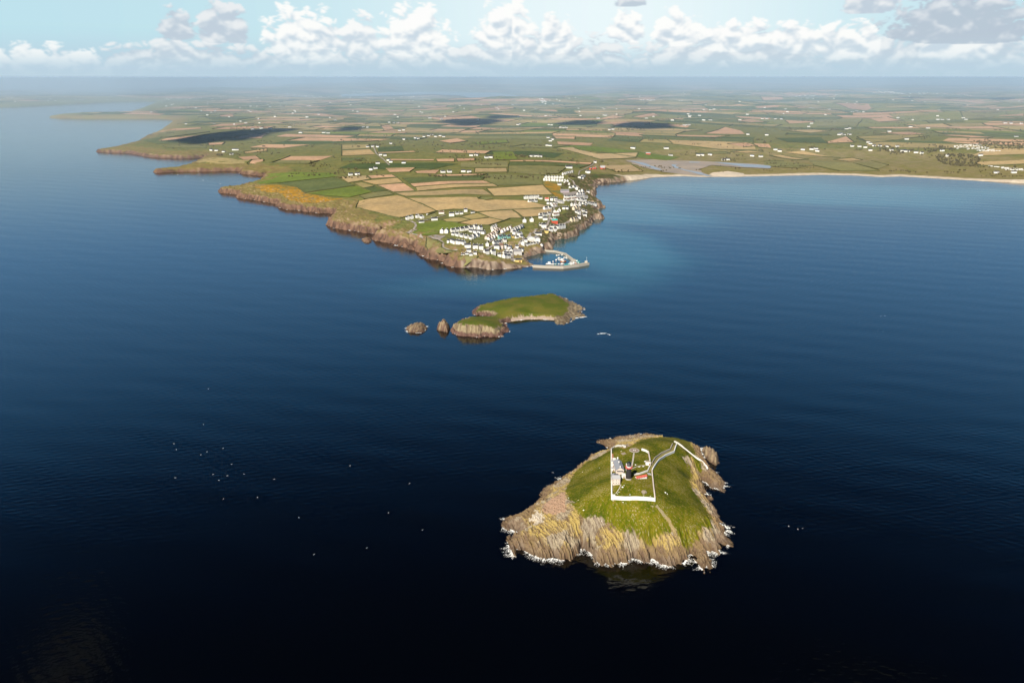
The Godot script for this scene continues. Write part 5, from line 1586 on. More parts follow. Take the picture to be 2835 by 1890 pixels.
func build_small_island() -> void:
	var x0 := -110.0
	var z0 := -1400.0
	var cell := 1.3
	var nx := int(250.0 / cell) + 1
	var nz := int(310.0 / cell) + 1
	var cs := 2.6
	var sx := int(250.0 / cs) + 2
	var sz := int(310.0 / cs) + 2
	var sd := sdf_grid(poly(SMALL_SHORE), x0, z0, sx, sz, cs)
	var t := tps(SMALL_HEIGHTS)
	var dm := PackedFloat32Array()
	dm.resize(sx * sz)
	for j in sz:
		for i in sx:
			dm[j * sx + i] = tps_at(t, x0 + i * cs, z0 + j * cs) if sd[j * sx + i] > -9.0 else 0.0
	var hh := PackedFloat32Array()
	var cc := PackedColorArray()
	for j in nz:
		for i in nx:
			var x := x0 + i * cell
			var z := z0 + j * cell
			var d := bil(sd, sx, sz, i * cell / cs, j * cell / cs)
			var u := x + 0.2 * z
			var bed := n_fine.get_noise_2d(u * 1.9, z * 0.25)
			var fine := n_fine.get_noise_2d(x * 1.6, z * 1.6)
			var broad := n_mid.get_noise_2d(x * 1.4, z * 1.4)
			var south := ss(-1215.0, -1190.0, z) * (1.0 - ss(-12.0, 2.0, x))
			var beach := ss(-8.0, 4.0, x) * (1.0 - ss(58.0, 68.0, x)) * ss(-1240.0, -1222.0, z)
			var dj := d + (bed * 3.5 + fine * 2.0) * (1.0 - ss(8.0, 22.0, d)) * (1.0 - 0.8 * beach)
			var top := maxf(1.0, bil(dm, sx, sz, i * cell / cs, j * cell / cs))
			var h := dj * 0.7
			var edge := lerpf(lerpf(9.0, 12.0, south), 24.0, ss(62.0, 88.0, x))
			if dj > 0.0:
				h = top * ss(-0.5, edge, dj)
				if beach > 0.3:
					h = minf(h, 0.25 * dj + maxf(0.0, dj - 9.0) * 2.0 + 0.3)
			var rocky := 1.0 - ss(edge - 3.0, edge + 2.0, dj + fine * 3.0 + bed * 2.0)
			h += rocky * ss(0.0, 3.0, dj) * (bed * 1.3 + fine * 0.8) * (1.0 - 0.7 * beach)
			hh.append(h)
			var g := Color(0.095, 0.125, 0.018).lerp(Color(0.15, 0.145, 0.03), clampf(0.4 + broad * 1.4 + fine * 0.5, 0.0, 1.0))
			var rock := Color(0.20, 0.15, 0.10).lerp(Color(0.36, 0.30, 0.19), clampf(0.45 + bed * 1.5 + fine * 0.6, 0.0, 1.0))
			if h < 4.0 + bed * 4.0 + fine * 1.5:
				rock = Color(0.10, 0.06, 0.05).lerp(Color(0.18, 0.11, 0.09), clampf(0.5 + bed * 1.4, 0.0, 1.0))
			if beach > 0.5 and d < 14.0:
				rock = Color(0.47, 0.36, 0.29).lerp(Color(0.40, 0.33, 0.27), clampf(0.5 + fine, 0.0, 1.0))
			elif x > 62.0 and dj < 30.0:
				rock = Color(0.12, 0.09, 0.06).lerp(Color(0.30, 0.25, 0.17), clampf(0.4 + fine * 1.6 + broad, 0.0, 1.0))
			if h > 5.0 and rocky > 0.5 and beach > 0.4 and d > 11.0:
				rock = Color(0.50, 0.34, 0.19)
			cc.append(g.lerp(rock, ss(0.35, 0.65, rocky)))
	var o := inst("small_island", grid_mesh(x0, z0, nx, nz, cell, hh, cc, -2.5), M.rocky_ground)
	tag(o, "low green island with brown cliffs and a curved beach", "", "", "structure")
	rock_isle("sea_rock", poly(STACK_A), 8.0, 1.2, Color(0.15, 0.10, 0.075), "lone foam ringed sea stack left of the small island")
	rock_isle("sea_rock", poly(STACK_B), 13.0, 1.2, Color(0.16, 0.095, 0.075), "dark pointed stack touching the left end of the small island")

func build_clouds() -> void:
	# the clouds high above the frame whose shade lies on the fields
	var up := SUN_DIR * (5200.0 / SUN_DIR.y)
	var k := 0
	for s in CLOUD_SHADES:
		var at := Vector3(s[0], 45.0, s[1]) + up
		var sm := SphereMesh.new()
		sm.radial_segments = 40
		sm.rings = 20
		var arr := sm.get_mesh_arrays()
		var v: PackedVector3Array = arr[Mesh.ARRAY_VERTEX]
		for i in v.size():
			var q := v[i] * 2.0
			var f := 1.0 + 0.45 * n_hill.get_noise_3d(q.x * 1500.0 + k * 900.0, q.y * 1500.0, q.z * 1500.0) + 0.25 * n_hill.get_noise_3d(q.x * 4200.0, q.y * 4200.0 + k * 700.0, q.z * 4200.0)
			v[i] = Vector3(q.x * s[2] * f, maxf(q.y, -0.25) * minf(s[2], s[3]) * 0.45 * f, q.z * s[3] * f)
		arr[Mesh.ARRAY_VERTEX] = v
		var am := ArrayMesh.new()
		am.add_surface_from_arrays(Mesh.PRIMITIVE_TRIANGLES, arr)
		var st := SurfaceTool.new()
		st.create_from(am, 0)
		st.generate_normals()
		var o := inst("cloud", st.commit(), M.cloud_white)
		o.position = at
		tag(o, "small fair weather cloud shading the fields", "cloud", "clouds over the fields")
		k += 1

# ------------------------------------------------------------------ lighthouse island: buildings and walls
func wall_run(label: String, p: PackedVector2Array, height: float, thick: float, m: Material, cap: Material) -> void:
	var st := st_new()
	var top := st_new()
	var pts := PackedVector2Array()
	for i in p.size() - 1:
		var n := maxi(1, int(p[i].distance_to(p[i + 1]) / 2.2))
		for k in n:
			pts.append(p[i].lerp(p[i + 1], float(k) / n))
	pts.append(p[p.size() - 1])
	var ys := PackedFloat32Array()
	for q in pts:
		ys.append(isl_y(q.x, q.y))
	for i in pts.size() - 1:
		var s0 := (pts[mini(i + 1, pts.size() - 1)] - pts[maxi(i - 1, 0)]).normalized().orthogonal() * thick * 0.5
		var s1 := (pts[mini(i + 2, pts.size() - 1)] - pts[i]).normalized().orthogonal() * thick * 0.5
		var lo := []
		var hi := []
		var c0 := []
		var c1 := []
		var k := 0
		for e in [[pts[i] + s0, pts[i] + s0 * 1.25], [pts[i + 1] + s1, pts[i + 1] + s1 * 1.25], [pts[i + 1] - s1, pts[i + 1] - s1 * 1.25], [pts[i] - s0, pts[i] - s0 * 1.25]]:
			var y: float = ys[i] if k == 0 or k == 3 else ys[i + 1]
			lo.append(Vector3(e[0].x, y - 1.0, e[0].y))
			hi.append(Vector3(e[0].x, y + height, e[0].y))
			c0.append(Vector3(e[1].x, y + height + 0.003, e[1].y))
			c1.append(Vector3(e[1].x, y + height + 0.16, e[1].y))
			k += 1
		solid(st, lo, hi)
		solid(top, c0, c1)
	var w := obj("boundary_wall", st, m)
	tag(w, label, "wall", "white boundary walls of the lighthouse island")
	obj("coping", top, cap, w)

func spot(key: String) -> Vector3:
	var a: Array = SPOTS[key]
	return Vector3(a[0], isl_y(a[0], a[1]), a[1])

func gable_house(t: Node3D, c: Vector3, w: float, l: float, wall_h: float, roof_h: float, wall: Material, roof: Material, along_z := true) -> void:
	# a body with a pitched roof; c is the middle of the floor, the ridge runs along z (or x)
	var st := st_new()
	var turn := 0.0 if along_z else PI / 2
	var tr := func(p: Vector3) -> Vector3: return c + p.rotated(Vector3.UP, turn)
	var lo := []
	var hi := []
	for k in [[-1, -1], [1, -1], [1, 1], [-1, 1]]:
		lo.append(tr.call(Vector3(k[0] * w / 2, -1.2, k[1] * l / 2)))
		hi.append(tr.call(Vector3(k[0] * w / 2, wall_h, k[1] * l / 2)))
	solid(st, lo, hi)
	for s in [-1, 1]:
		var z: float = s * l / 2
		solid(st, [tr.call(Vector3(-w / 2, wall_h, z)), tr.call(Vector3(w / 2, wall_h, z)), tr.call(Vector3(0, wall_h + roof_h, z))], [tr.call(Vector3(-w / 2, wall_h, z - s * 0.3)), tr.call(Vector3(w / 2, wall_h, z - s * 0.3)), tr.call(Vector3(0, wall_h + roof_h, z - s * 0.3))])
	obj("wall", st, wall, t)
	for s in [-1, 1]:
		var r := st_new()
		var e := 0.35
		var dx: float = s * (w / 2 + e)
		var drop := roof_h * e / (w / 2)
		var a := []
		var b := []
		for k in [[0.0, -1], [1.0, -1], [1.0, 1], [0.0, 1]]:
			var x: float = dx * k[0]
			var y: float = wall_h + roof_h + 0.03 if k[0] == 0.0 else wall_h - drop + 0.03
			a.append(tr.call(Vector3(x + s * 0.004, y, k[1] * (l / 2 + 0.2))))
			b.append(tr.call(Vector3(x + s * 0.004, y + 0.16, k[1] * (l / 2 + 0.2))))
		solid(r, a, b)
		obj("roof_slope", r, roof, t)

func part_box(t: Node3D, called: String, c: Vector3, s: Vector3, m: Material, yaw := 0.0) -> MeshInstance3D:
	var st := st_new()
	box(st, c, s, yaw)
	return obj(called, st, m, t)

func build_compound() -> void:
	var W := {}
	for k in WALLS:
		W[k] = poly(WALLS[k])
	wall_run("broad white wall across the front of the lighthouse compound", W.WALL_FRONT, 2.7, 0.7, M.white_wall, M.white_wall)
	wall_run("long white wall on the left side of the lighthouse compound", W.WALL_LEFT, 2.0, 0.7, M.white_wall, M.white_wall)
	wall_run("white wall closing the back left corner behind the helipad", W.WALL_BACK_LEFT, 1.7, 0.6, M.white_wall, M.white_wall)
	wall_run("short white wall to the right of the helipad", W.WALL_BACK_RIGHT, 1.8, 0.6, M.white_wall, M.white_wall)
	wall_run("wall running from the helipad corner to the gatehouse", W.WALL_RIGHT_UPPER, 1.8, 0.6, M.white_wall, M.buff_wall)
	wall_run("wall down the right side of the lighthouse compound", W.WALL_RIGHT, 1.9, 0.6, M.white_wall, M.buff_wall)
	wall_run("low inner wall curving from the lighthouse to the gate", W.WALL_INNER, 1.3, 0.5, M.white_wall, M.white_wall)
	wall_run("white wall curving along the outer side of the lane", W.WALL_CURVE, 1.7, 0.6, M.white_wall, M.white_wall)
	wall_run("thin dark wall along the inner side of the lane", W.WALL_LANE, 1.4, 0.5, M.stone, M.stone)
	wall_run("long white wall leading down to the landing place", W.WALL_LONG, 1.3, 0.9, M.white_wall, M.white_wall)
	for a in [["PATH_PAD", 1.3, "straight concrete path to the helipad"], ["PATH_GATE", 0.8, "pale path from the lighthouse to the gatehouse"], ["PATH_FRONT", 0.6, "narrow path to the corner hut"], ["LANE", 2.2, "lane between the two curving walls"]]:
		var o := obj("path", ribbon(W[a[0]], a[1], 0.14 if a[0] != "LANE" else 0.1, isl_y, 1.2), M.concrete if a[0] != "LANE" else M.turf_track)
		tag(o, a[2], "", "", "structure")
	# helipad
	var p := spot("PAD")
	var pad := thing("helipad", p)
	tag(pad, "round brown helipad with a white rim and letter H", "helipad")
	var st := st_new()
	lathe(st, [[4.2, -1.5], [4.2, 0.34], [0.0, 0.34]], 40)
	obj("deck", st, M.pad_surface, pad)
	st = st_new()
	lathe(st, [[4.35, -0.3], [4.35, 0.36], [3.85, 0.36], [3.85, 0.3]], 40)
	obj("rim", st, M.concrete, pad)
	st = st_new()
	for b in [[-0.8, 0.0, 0.35, 2.2], [0.8, 0.0, 0.35, 2.2], [0.0, 0.0, 1.25, 0.35]]:
		box(st, Vector3(b[0], 0.352, b[1]), Vector3(b[2], 0.02, b[3]))
	obj("letter_h", st, M.paint_white, pad)
	# lighthouse
	p = spot("TOWER")
	var lh := thing("lighthouse", p)
	tag(lh, "black lighthouse tower with red gallery and dark lantern", "lighthouse")
	st = st_new()
	lathe(st, [[2.5, -1.2], [2.5, 0.5], [2.25, 0.52], [2.2, 1.0]], 32)
	obj("plinth", st, M.concrete, lh)
	st = st_new()
	lathe(st, [[2.16, 0.8], [2.0, 5.0], [1.9, 9.6]], 32)
	obj("tower", st, M.tower_black, lh)
	st = st_new()
	lathe(st, [[1.9, 9.6], [2.2, 10.0], [2.85, 10.15], [2.85, 10.4], [1.5, 10.4]], 32)
	obj("gallery", st, M.rail_red, lh)
	var rail := st_new()
	lathe(rail, [[2.72, 11.35], [2.80, 11.35], [2.80, 11.45], [2.72, 11.45], [2.72, 11.35]], 32)
	lathe(rail, [[2.72, 10.85], [2.79, 10.85], [2.79, 10.92], [2.72, 10.92], [2.72, 10.85]], 32)
	for k in 20:
		var a := TAU * k / 20
		box(rail, Vector3(cos(a) * 2.76, 10.9, sin(a) * 2.76), Vector3(0.09, 1.0, 0.09), -a)
	obj("railing", rail, M.rail_red, lh)
	st = st_new()
	lathe(st, [[1.75, 10.4], [1.75, 11.2], [1.95, 11.25], [1.95, 11.4], [1.5, 11.4]], 28)
	obj("lantern_base", st, M.paint_white, lh)
	st = st_new()
	lathe(st, [[1.52, 11.4], [1.52, 13.9]], 16)
	obj("lantern_glass", st, M.lantern_glass, lh)
	st = st_new()
	lathe(st, [[0.5, 11.4], [0.95, 11.8], [0.95, 13.4], [0.5, 13.8], [0.0, 13.8]], 12)
	obj("lens", st, M.window_dark, lh)
	st = st_new()
	for k in 12:
		var a := TAU * k / 12
		box(st, Vector3(cos(a) * 1.56, 12.65, sin(a) * 1.56), Vector3(0.14, 2.5, 0.3), -a)
	lathe(st, [[1.62, 12.5], [1.62, 12.75]], 16)
	obj("glazing_bar", st, M.lantern_black, lh)
	st = st_new()
	lathe(st, [[1.8, 13.85], [1.82, 14.0], [1.5, 14.6], [0.9, 15.05], [0.28, 15.2], [0.28, 15.5], [0.0, 15.6]], 24)
	obj("dome", st, M.lantern_black, lh)
	st = st_new()
	lathe(st, [[0.03, 15.6], [0.03, 16.6], [0.0, 16.62]], 8)
	obj("vane", st, M.lantern_black, lh)
	for wy in [3.2, 6.6]:
		part_box(lh, "window", Vector3(0.5, wy, 2.02 - wy * 0.024), Vector3(0.5, 0.8, 0.12), M.window_dark)
	# keepers' houses
	p = spot("HOUSE_A")
	var ka := thing("keepers_house", Vector3(p.x, p.y, p.z - 5.5))
	tag(ka, "front keepers' house with grey slate roof beside the lighthouse", "house")
	gable_house(ka, Vector3(0, 0, 0), 6.3, 9.6, 3.6, 2.3, M.buff_wall, M.silver_slate)
	part_box(ka, "lean_to_roof", Vector3(-0.2, 2.9, 5.55), Vector3(5.0, 0.2, 1.7), M.dark_slate)
	part_box(ka, "lean_to", Vector3(-0.2, 0.9, 5.5), Vector3(4.6, 3.75, 1.4), M.buff_wall)
	for z in [-4.5, 4.4]:
		part_box(ka, "chimney", Vector3(0, 6.4, z), Vector3(0.8, 1.5, 0.8), M.white_wall)
	part_box(ka, "rooflight", Vector3(1.2, 5.16, 1.2), Vector3(0.7, 0.12, 0.9), M.window_dark)
	for z in [-2.5, 0.5, 2.8]:
		part_box(ka, "window", Vector3(3.17, 2.0, z), Vector3(0.08, 1.2, 0.8), M.window_dark)
	var kb := thing("keepers_house", Vector3(p.x + 0.2, isl_y(p.x, p.z - 15.5) + 0.5, p.z - 15.6))
	tag(kb, "rear keepers' house with grey slate roof and white chimney", "house")
	gable_house(kb, Vector3(0, 0, 0), 6.5, 9.8, 3.7, 2.5, M.buff_wall, M.silver_slate)
	for z in [-4.6, 4.6]:
		part_box(kb, "chimney", Vector3(0, 6.8, z), Vector3(1.0, 1.7, 0.8), M.white_wall)
	part_box(kb, "rooflight", Vector3(1.2, 5.42, 1.5), Vector3(0.7, 0.12, 0.9), M.window_dark)
	for z in [-2.5, 0.5, 2.8]:
		part_box(kb, "window", Vector3(3.27, 2.0, z), Vector3(0.08, 1.2, 0.8), M.window_dark)
	# block with six windows
	p = spot("BLOCK")
	var bl := thing("signal_house", p)
	tag(bl, "two storey pale house with six small front windows", "house")
	gable_house(bl, Vector3(0, 0, -3.4), 6.6, 6.2, 5.6, 1.3, M.buff_wall, M.pale_roof, false)
	for x in [-2.1, 0.0, 2.1]:
		for y in [1.6, 3.9]:
			var wn := part_box(bl, "window", Vector3(x, y, -0.09), Vector3(0.5, 0.75, 0.1), M.window_dark)
			var sl := st_new()
			box(sl, Vector3(x, y - 0.46, -0.05), Vector3(0.7, 0.1, 0.2))
			obj("sill", sl, M.white_wall, wn)
	part_box(bl, "chimney", Vector3(0.2, 7.2, -3.9), Vector3(3.3, 1.3, 0.9), M.dark_slate)
	var ln := thing("store", Vector3(p.x - 0.3, isl_y(p.x, p.z - 10.0), p.z - 10.2))
	tag(ln, "low grey roofed store between the pale house and keepers' houses", "shed")
	gable_house(ln, Vector3.ZERO, 4.6, 5.6, 3.2, 1.0, M.white_wall, M.silver_slate)
	# annex behind and porch beside the tower
	p = spot("ANNEX")
	var an := thing("annex", Vector3(p.x - 0.6, p.y, p.z + 10.5))
	tag(an, "tall narrow white annex close behind the lighthouse", "annex")
	part_box(an, "wall", Vector3(0, 2.6, 0), Vector3(2.6, 7.4, 3.0), M.white_wall)
	part_box(an, "roof", Vector3(0, 6.4, 0), Vector3(2.9, 0.2, 3.3), M.white_wall)
	p = spot("PORCH")
	var po := thing("porch", Vector3(p.x + 0.4, p.y, p.z - 1.6))
	tag(po, "small white porch left of the lighthouse foot", "porch")
	part_box(po, "wall", Vector3(0, 0.9, 0), Vector3(2.9, 3.6, 3.2), M.white_wall)
	part_box(po, "roof", Vector3(0, 2.8, 0), Vector3(3.1, 0.18, 3.4), M.white_wall)
	part_box(po, "door", Vector3(0.2, 0.9, 1.63), Vector3(0.9, 2.0, 0.08), M.rust)
	# yard sheds on the left wall
	var says := ["rearmost white yard shed by the left compound wall", "second white yard shed from the back by the left wall", "third white yard shed from the back by the left wall", "white yard shed nearest the grey roofed store"]
	for k in 4:
		p = spot("OUT%d" % k)
		var sh := thing("yard_shed", Vector3(p.x - 0.4, p.y, p.z - 1.0))
		tag(sh, says[k], "shed", "white yard sheds of the lighthouse")
		part_box(sh, "wall", Vector3(0, 0.8, 0), Vector3(2.4, 3.2, 2.6), M.white_wall)
		part_box(sh, "roof", Vector3(0, 2.5, 0), Vector3(2.6, 0.16, 2.8), M.pale_roof if k % 2 else M.white_wall)
		part_box(sh, "door", Vector3(0.3, 0.9, 1.33), Vector3(0.8, 1.8, 0.08), M.rust)
	var br := obj("brick_bay", wall_bit(Vector2(88.0, -656.0), Vector2(87.2, -647.0), 1.4), M.brick)
	tag(br, "low brick lean-to at the back of the left wall", "lean-to")
	# gatehouse
	p = spot("GATE")
	var gh := thing("gatehouse", Vector3(p.x, p.y, p.z - 1.6))
	tag(gh, "small white gatehouse with a brown flat roof", "gatehouse")
	part_box(gh, "wall", Vector3(0, 0.9, 0), Vector3(4.0, 4.4, 3.2), M.white_wall)
	part_box(gh, "roof", Vector3(0, 3.17, 0.1), Vector3(3.4, 0.14, 2.4), M.lichen_stone)
	part_box(gh, "door", Vector3(1.2, 1.0, 1.63), Vector3(0.9, 2.0, 0.08), M.rust)
	# red roofed shed
	p = spot("SHED")
	var rs := thing("tank_house", Vector3(p.x, p.y, p.z - 1.6), deg_to_rad(22.0))
	tag(rs, "long low shed with red roof right of the lighthouse", "shed")
	gable_house(rs, Vector3.ZERO, 2.7, 9.6, 1.3, 1.0, M.white_wall, M.red_roof, false)
	for k in 4:
		part_box(rs, "buttress", Vector3(-3.6 + 2.4 * k, 0.5, 1.55), Vector3(0.4, 1.4, 0.4), M.white_wall)
	for k in 3:
		part_box(rs, "vent", Vector3(-2.4 + 2.4 * k, 1.95, 0.75), Vector3(0.3, 0.3, 0.3), M.window_dark)
	# corner hut
	p = spot("CORNER")
	var ch := thing("corner_hut", Vector3(p.x + 0.4, p.y, p.z - 1.2))
	tag(ch, "square white hut in the front left wall corner", "hut")
	part_box(ch, "wall", Vector3(0, 1.2, 0), Vector3(2.3, 4.4, 2.1), M.white_wall)
	part_box(ch, "roof", Vector3(0, 3.5, 0), Vector3(2.0, 0.14, 1.8), M.concrete)
	# small things on the lawn
	says = ["left white slab on the lawn near the gatehouse path", "right white slab on the lawn near the gatehouse path", "small white box beside the gatehouse path", "white drum beside the gatehouse"]
	for k in 4:
		p = spot("SLAB%d" % k)
		var sb := thing("lawn_slab" if k < 2 else "lawn_box", p, 0.4)
		tag(sb, says[k], "slab" if k < 2 else "box")
		part_box(sb, "leg", Vector3(0, 0.05, 0), Vector3(0.9, 0.7, 0.3), M.concrete)
		part_box(sb, "top", Vector3(0, 0.5, 0), Vector3(1.8 if k < 2 else 0.9, 0.16 if k < 2 else 0.5, 0.7), M.paint_white)
	var pt := obj("bare_patch", ribbon(PackedVector2Array([Vector2(95.4, -652.5), Vector2(99.0, -653.5)]), 4.6, 0.1, isl_y, 1.0), M.lichen_stone)
	tag(pt, "square of bare brown ground behind the keepers' houses", "", "", "structure")
	pt = obj("apron", ribbon(PackedVector2Array([Vector2(111.6, -611.5), Vector2(114.6, -612.5)]), 3.2, 0.12, isl_y, 1.0), M.pale_roof)
	tag(pt, "grey green concrete apron inside the gate", "", "", "structure")
	var bo := Array(poly(STONES))
	bo.sort_custom(func(u, v): return u.x / -u.y < v.x / -v.y)
	for k in bo.size():
		var s := 0.3
		if k % 8 == 3:
			s = 0.6
		boulder(Vector3(bo[k].x, isl_y(bo[k].x, bo[k].y), bo[k].y), s * rng.randf_range(0.8, 1.3), k, ordinal(k, bo.size()))
	p = spot("ROCK")
	var o := boulder_mesh(p, 2.3, 77)
	tag(o, "pink grey rock outcrop inside the front compound lawn", "rock")

func wall_bit(a: Vector2, b: Vector2, w: float) -> SurfaceTool:
	var st := st_new()
	var s := (b - a).normalized().orthogonal() * w * 0.5
	var y := isl_y(a.x, a.y)
	var lo := []
	var hi := []
	for q in [a + s, b + s, b - s, a - s]:
		lo.append(Vector3(q.x, y - 1.5, q.y))
		hi.append(Vector3(q.x, y + 1.5, q.y))
	solid(st, lo, hi)
	return st

func boulder_mesh(at: Vector3, r: float, k: int) -> MeshInstance3D:
	var sm := SphereMesh.new()
	sm.radial_segments = 10
	sm.rings = 6
	var st := SurfaceTool.new()
	st.begin(Mesh.PRIMITIVE_TRIANGLES)
	st.set_smooth_group(-1)
	var arr := sm.get_mesh_arrays()
	var v: PackedVector3Array = arr[Mesh.ARRAY_VERTEX]
	var ix: PackedInt32Array = arr[Mesh.ARRAY_INDEX]
	for i in ix:
		var q := v[i] * 2.0
		var f := 1.0 + 0.5 * n_fine.get_noise_3d(q.x * 9.0 + k * 31.0, q.y * 9.0, q.z * 9.0)
		st.add_vertex(Vector3(q.x * r * f, q.y * r * 0.6 * f, q.z * r * f))
	var o := obj("boulder", st, M.lichen_stone if r > 1.5 else M.paint_white)
	o.position = at + Vector3(0, r * 0.2, 0)
	return o

func boulder(at: Vector3, r: float, k: int, which: String) -> void:
	var o := boulder_mesh(at, r, k)
	tag(o, which + " of the pale boulders on the lighthouse island turf", "boulder", "pale boulders on the island turf")

# ------------------------------------------------------------------ houses
const STYLES := [["white_wall", "slate_roof"], ["white_wall", "brown_roof"], ["buff_wall", "brown_roof"], ["grey_wall", "grey_roof"], ["teal_wall", "slate_roof"], ["yellow_wall", "slate_roof"], ["red_wall", "pale_roof"], ["white_wall", "red_roof"], ["cream_wall", "slate_roof"], ["red_wall", "hull_teal"], ["lilac_wall", "grey_roof"]]
const ORDER := ["first", "second", "third", "fourth", "fifth", "sixth", "seventh", "eighth", "ninth", "tenth", "eleventh", "twelfth", "thirteenth", "fourteenth", "fifteenth", "sixteenth", "seventeenth", "eighteenth", "nineteenth", "twentieth", "twenty-first", "twenty-second", "twenty-third", "twenty-fourth", "twenty-fifth", "twenty-sixth", "twenty-seventh", "twenty-eighth", "twenty-ninth"]

func house_meshes(l: float, d: float, h: float) -> Array:
	var key := "%d_%d_%d" % [int(l), int(d), int(h * 2.0)]
	if mesh_cache.has(key):
		return mesh_cache[key]
	var rh := d * 0.36
	var st := st_new()
	var e := []
	var f := []
	for q in [Vector2(-d / 2, -3.0), Vector2(-d / 2, h), Vector2(0, h + rh), Vector2(d / 2, h), Vector2(d / 2, -3.0)]:
		e.append(Vector3(-l / 2, q.y, q.x))
		f.append(Vector3(l / 2, q.y, q.x))
	solid(st, e, f)
	var wall := commit(st)
	st = st_new()
	for s in [-1, 1]:
		var a := []
		var b := []
		for k in [[0.0, -1], [1.0, -1], [1.0, 1], [0.0, 1]]:
			var z: float = s * k[0] * (d / 2 + 0.35)
			var y: float = h + rh + 0.05 if k[0] == 0.0 else h - rh * 0.7 / d + 0.05
			a.append(Vector3(k[1] * (l / 2 + 0.15), y, z))
			b.append(Vector3(k[1] * (l / 2 + 0.15), y + 0.2, z))
		solid(st, a, b)
	var roof := commit(st)
	st = st_new()
	box(st, Vector3(0, h + rh + 0.4, 0), Vector3(0.9, 1.6, 0.8))
	var chim := commit(st)
	st = st_new()
	var rows := 2 if h > 4.9 else 1
	for r in rows:
		var n := int(l / 2.6)
		for k in n:
			box(st, Vector3((k - (n - 1) * 0.5) * 2.4, 1.5 + 2.6 * r, d / 2 + 0.02), Vector3(1.0, 1.2, 0.08))
	var win := commit(st)
	mesh_cache[key] = [wall, roof, chim, win]
	return mesh_cache[key]

func put_house(called: String, at: Vector2, yaw: float, l: float, d: float, h: float, style: int, detail: bool) -> Node3D:
	var y := land_y(at.x, at.y)
	var t := thing(called, Vector3(at.x, y, at.y), yaw)
	var ms := house_meshes(l, d, h)
	var s: Array = STYLES[style]
	inst("wall", ms[0], M[s[0]], t)
	inst("roof", ms[1], M[s[1]], t)
	if detail:
		for k in [-1, 1]:
			if l > 6.0:
				var c := inst("chimney", ms[2], M[s[0]], t)
				c.position.x = k * (l / 2 - 0.8)
	return t

func ordinal(k: int, n: int) -> String:
	if n == 2:
		return "left hand one" if k == 0 else "right hand one"
	if k == n - 1:
		return "rightmost"
	if k == 0:
		return "leftmost"
	return ORDER[k] + " from the left" if k < ORDER.size() else "number %d from the left" % (k + 1)

func build_houses() -> void:
	for r in HOUSE_ROWS:
		var a := Vector2(r[0], r[1])
		var b := Vector2(r[2], r[3])
		var n := int(r[4])
		var along := b - a if n > 1 else Vector2(1, -0.12)
		var yaw := -along.angle() + deg_to_rad(r[9])
		if cos(yaw) < -0.01:
			yaw += PI
		for k in n:
			var q := a.lerp(b, (float(k) / (n - 1)) if n > 1 else 0.0)
			if n > 1:
				q += Vector2(rng.randf_range(-0.8, 0.8), rng.randf_range(-1.2, 1.2))
			var l: float = 0.92 * r[5] * rng.randf_range(0.92, 1.1)
			# a long side along the row must leave room for the next house
			if n > 1 and int(r[9]) == 0:
				l = minf(l, maxf(a.distance_to(b) / (n - 1) * 0.8, 4.5))
			elif n > 1:
				l = r[5] * 0.92
			var d: float = r[6] * 0.92
			if n > 1 and int(r[9]) == 90:
				d = minf(d, maxf(a.distance_to(b) / (n - 1) * 0.8, 4.5))
			var t := put_house("house", q, yaw + rng.randf_range(-0.06, 0.06), l, d, r[7] * rng.randf_range(0.95, 1.08), int(r[8]), true)
			var lab: String = r[10]
			tag(t, lab if n == 1 else ordinal(k, n) + " of the " + lab, "house", "" if n == 1 else lab)
	for place in FARMS:
		var f: Array = FARMS[place]
		var list := []
		for i in range(0, f.size(), 4):
			list.append([f[i], f[i + 1], f[i + 2], f[i + 3]])
		list.sort_custom(func(p, q): return p[0] / -p[1] < q[0] / -q[1])
		for k in list.size():
			var e: Array = list[k]
			var t := put_house("farmhouse", Vector2(e[0], e[1]), rng.randf_range(-0.5, 0.5), e[2], 8.0, 5.0, int(e[3]), false)
			tag(t, ordinal(k, list.size()) + " of the houses " + place, "farmhouse", "houses " + place)
	var st := st_new()
	box(st, Vector3(0, 1.4, 0), Vector3(8.0, 3.0, 3.2))
	var body := commit(st)
	st = st_new()
	box(st, Vector3(0, 3.05, 0), Vector3(8.3, 0.25, 3.5))
	var lid := commit(st)
	for r in CARAVANS:
		var n := int(r[4])
		for k in n:
			var q := Vector2(r[0], r[1]).lerp(Vector2(r[2], r[3]), float(k) / (n - 1)) + Vector2(rng.randf_range(-2, 2), rng.randf_range(-6, 6))
			var t := thing("mobile_home", Vector3(q.x, land_y(q.x, q.y), q.y), rng.randf_range(-0.3, 0.3))
			inst("body", body, M.white_wall, t)
			inst("roof", lid, M.pale_roof, t)
			tag(t, ordinal(k, n) + " mobile home, " + r[6] + ", " + r[5], "mobile home", "mobile homes of the " + r[5])

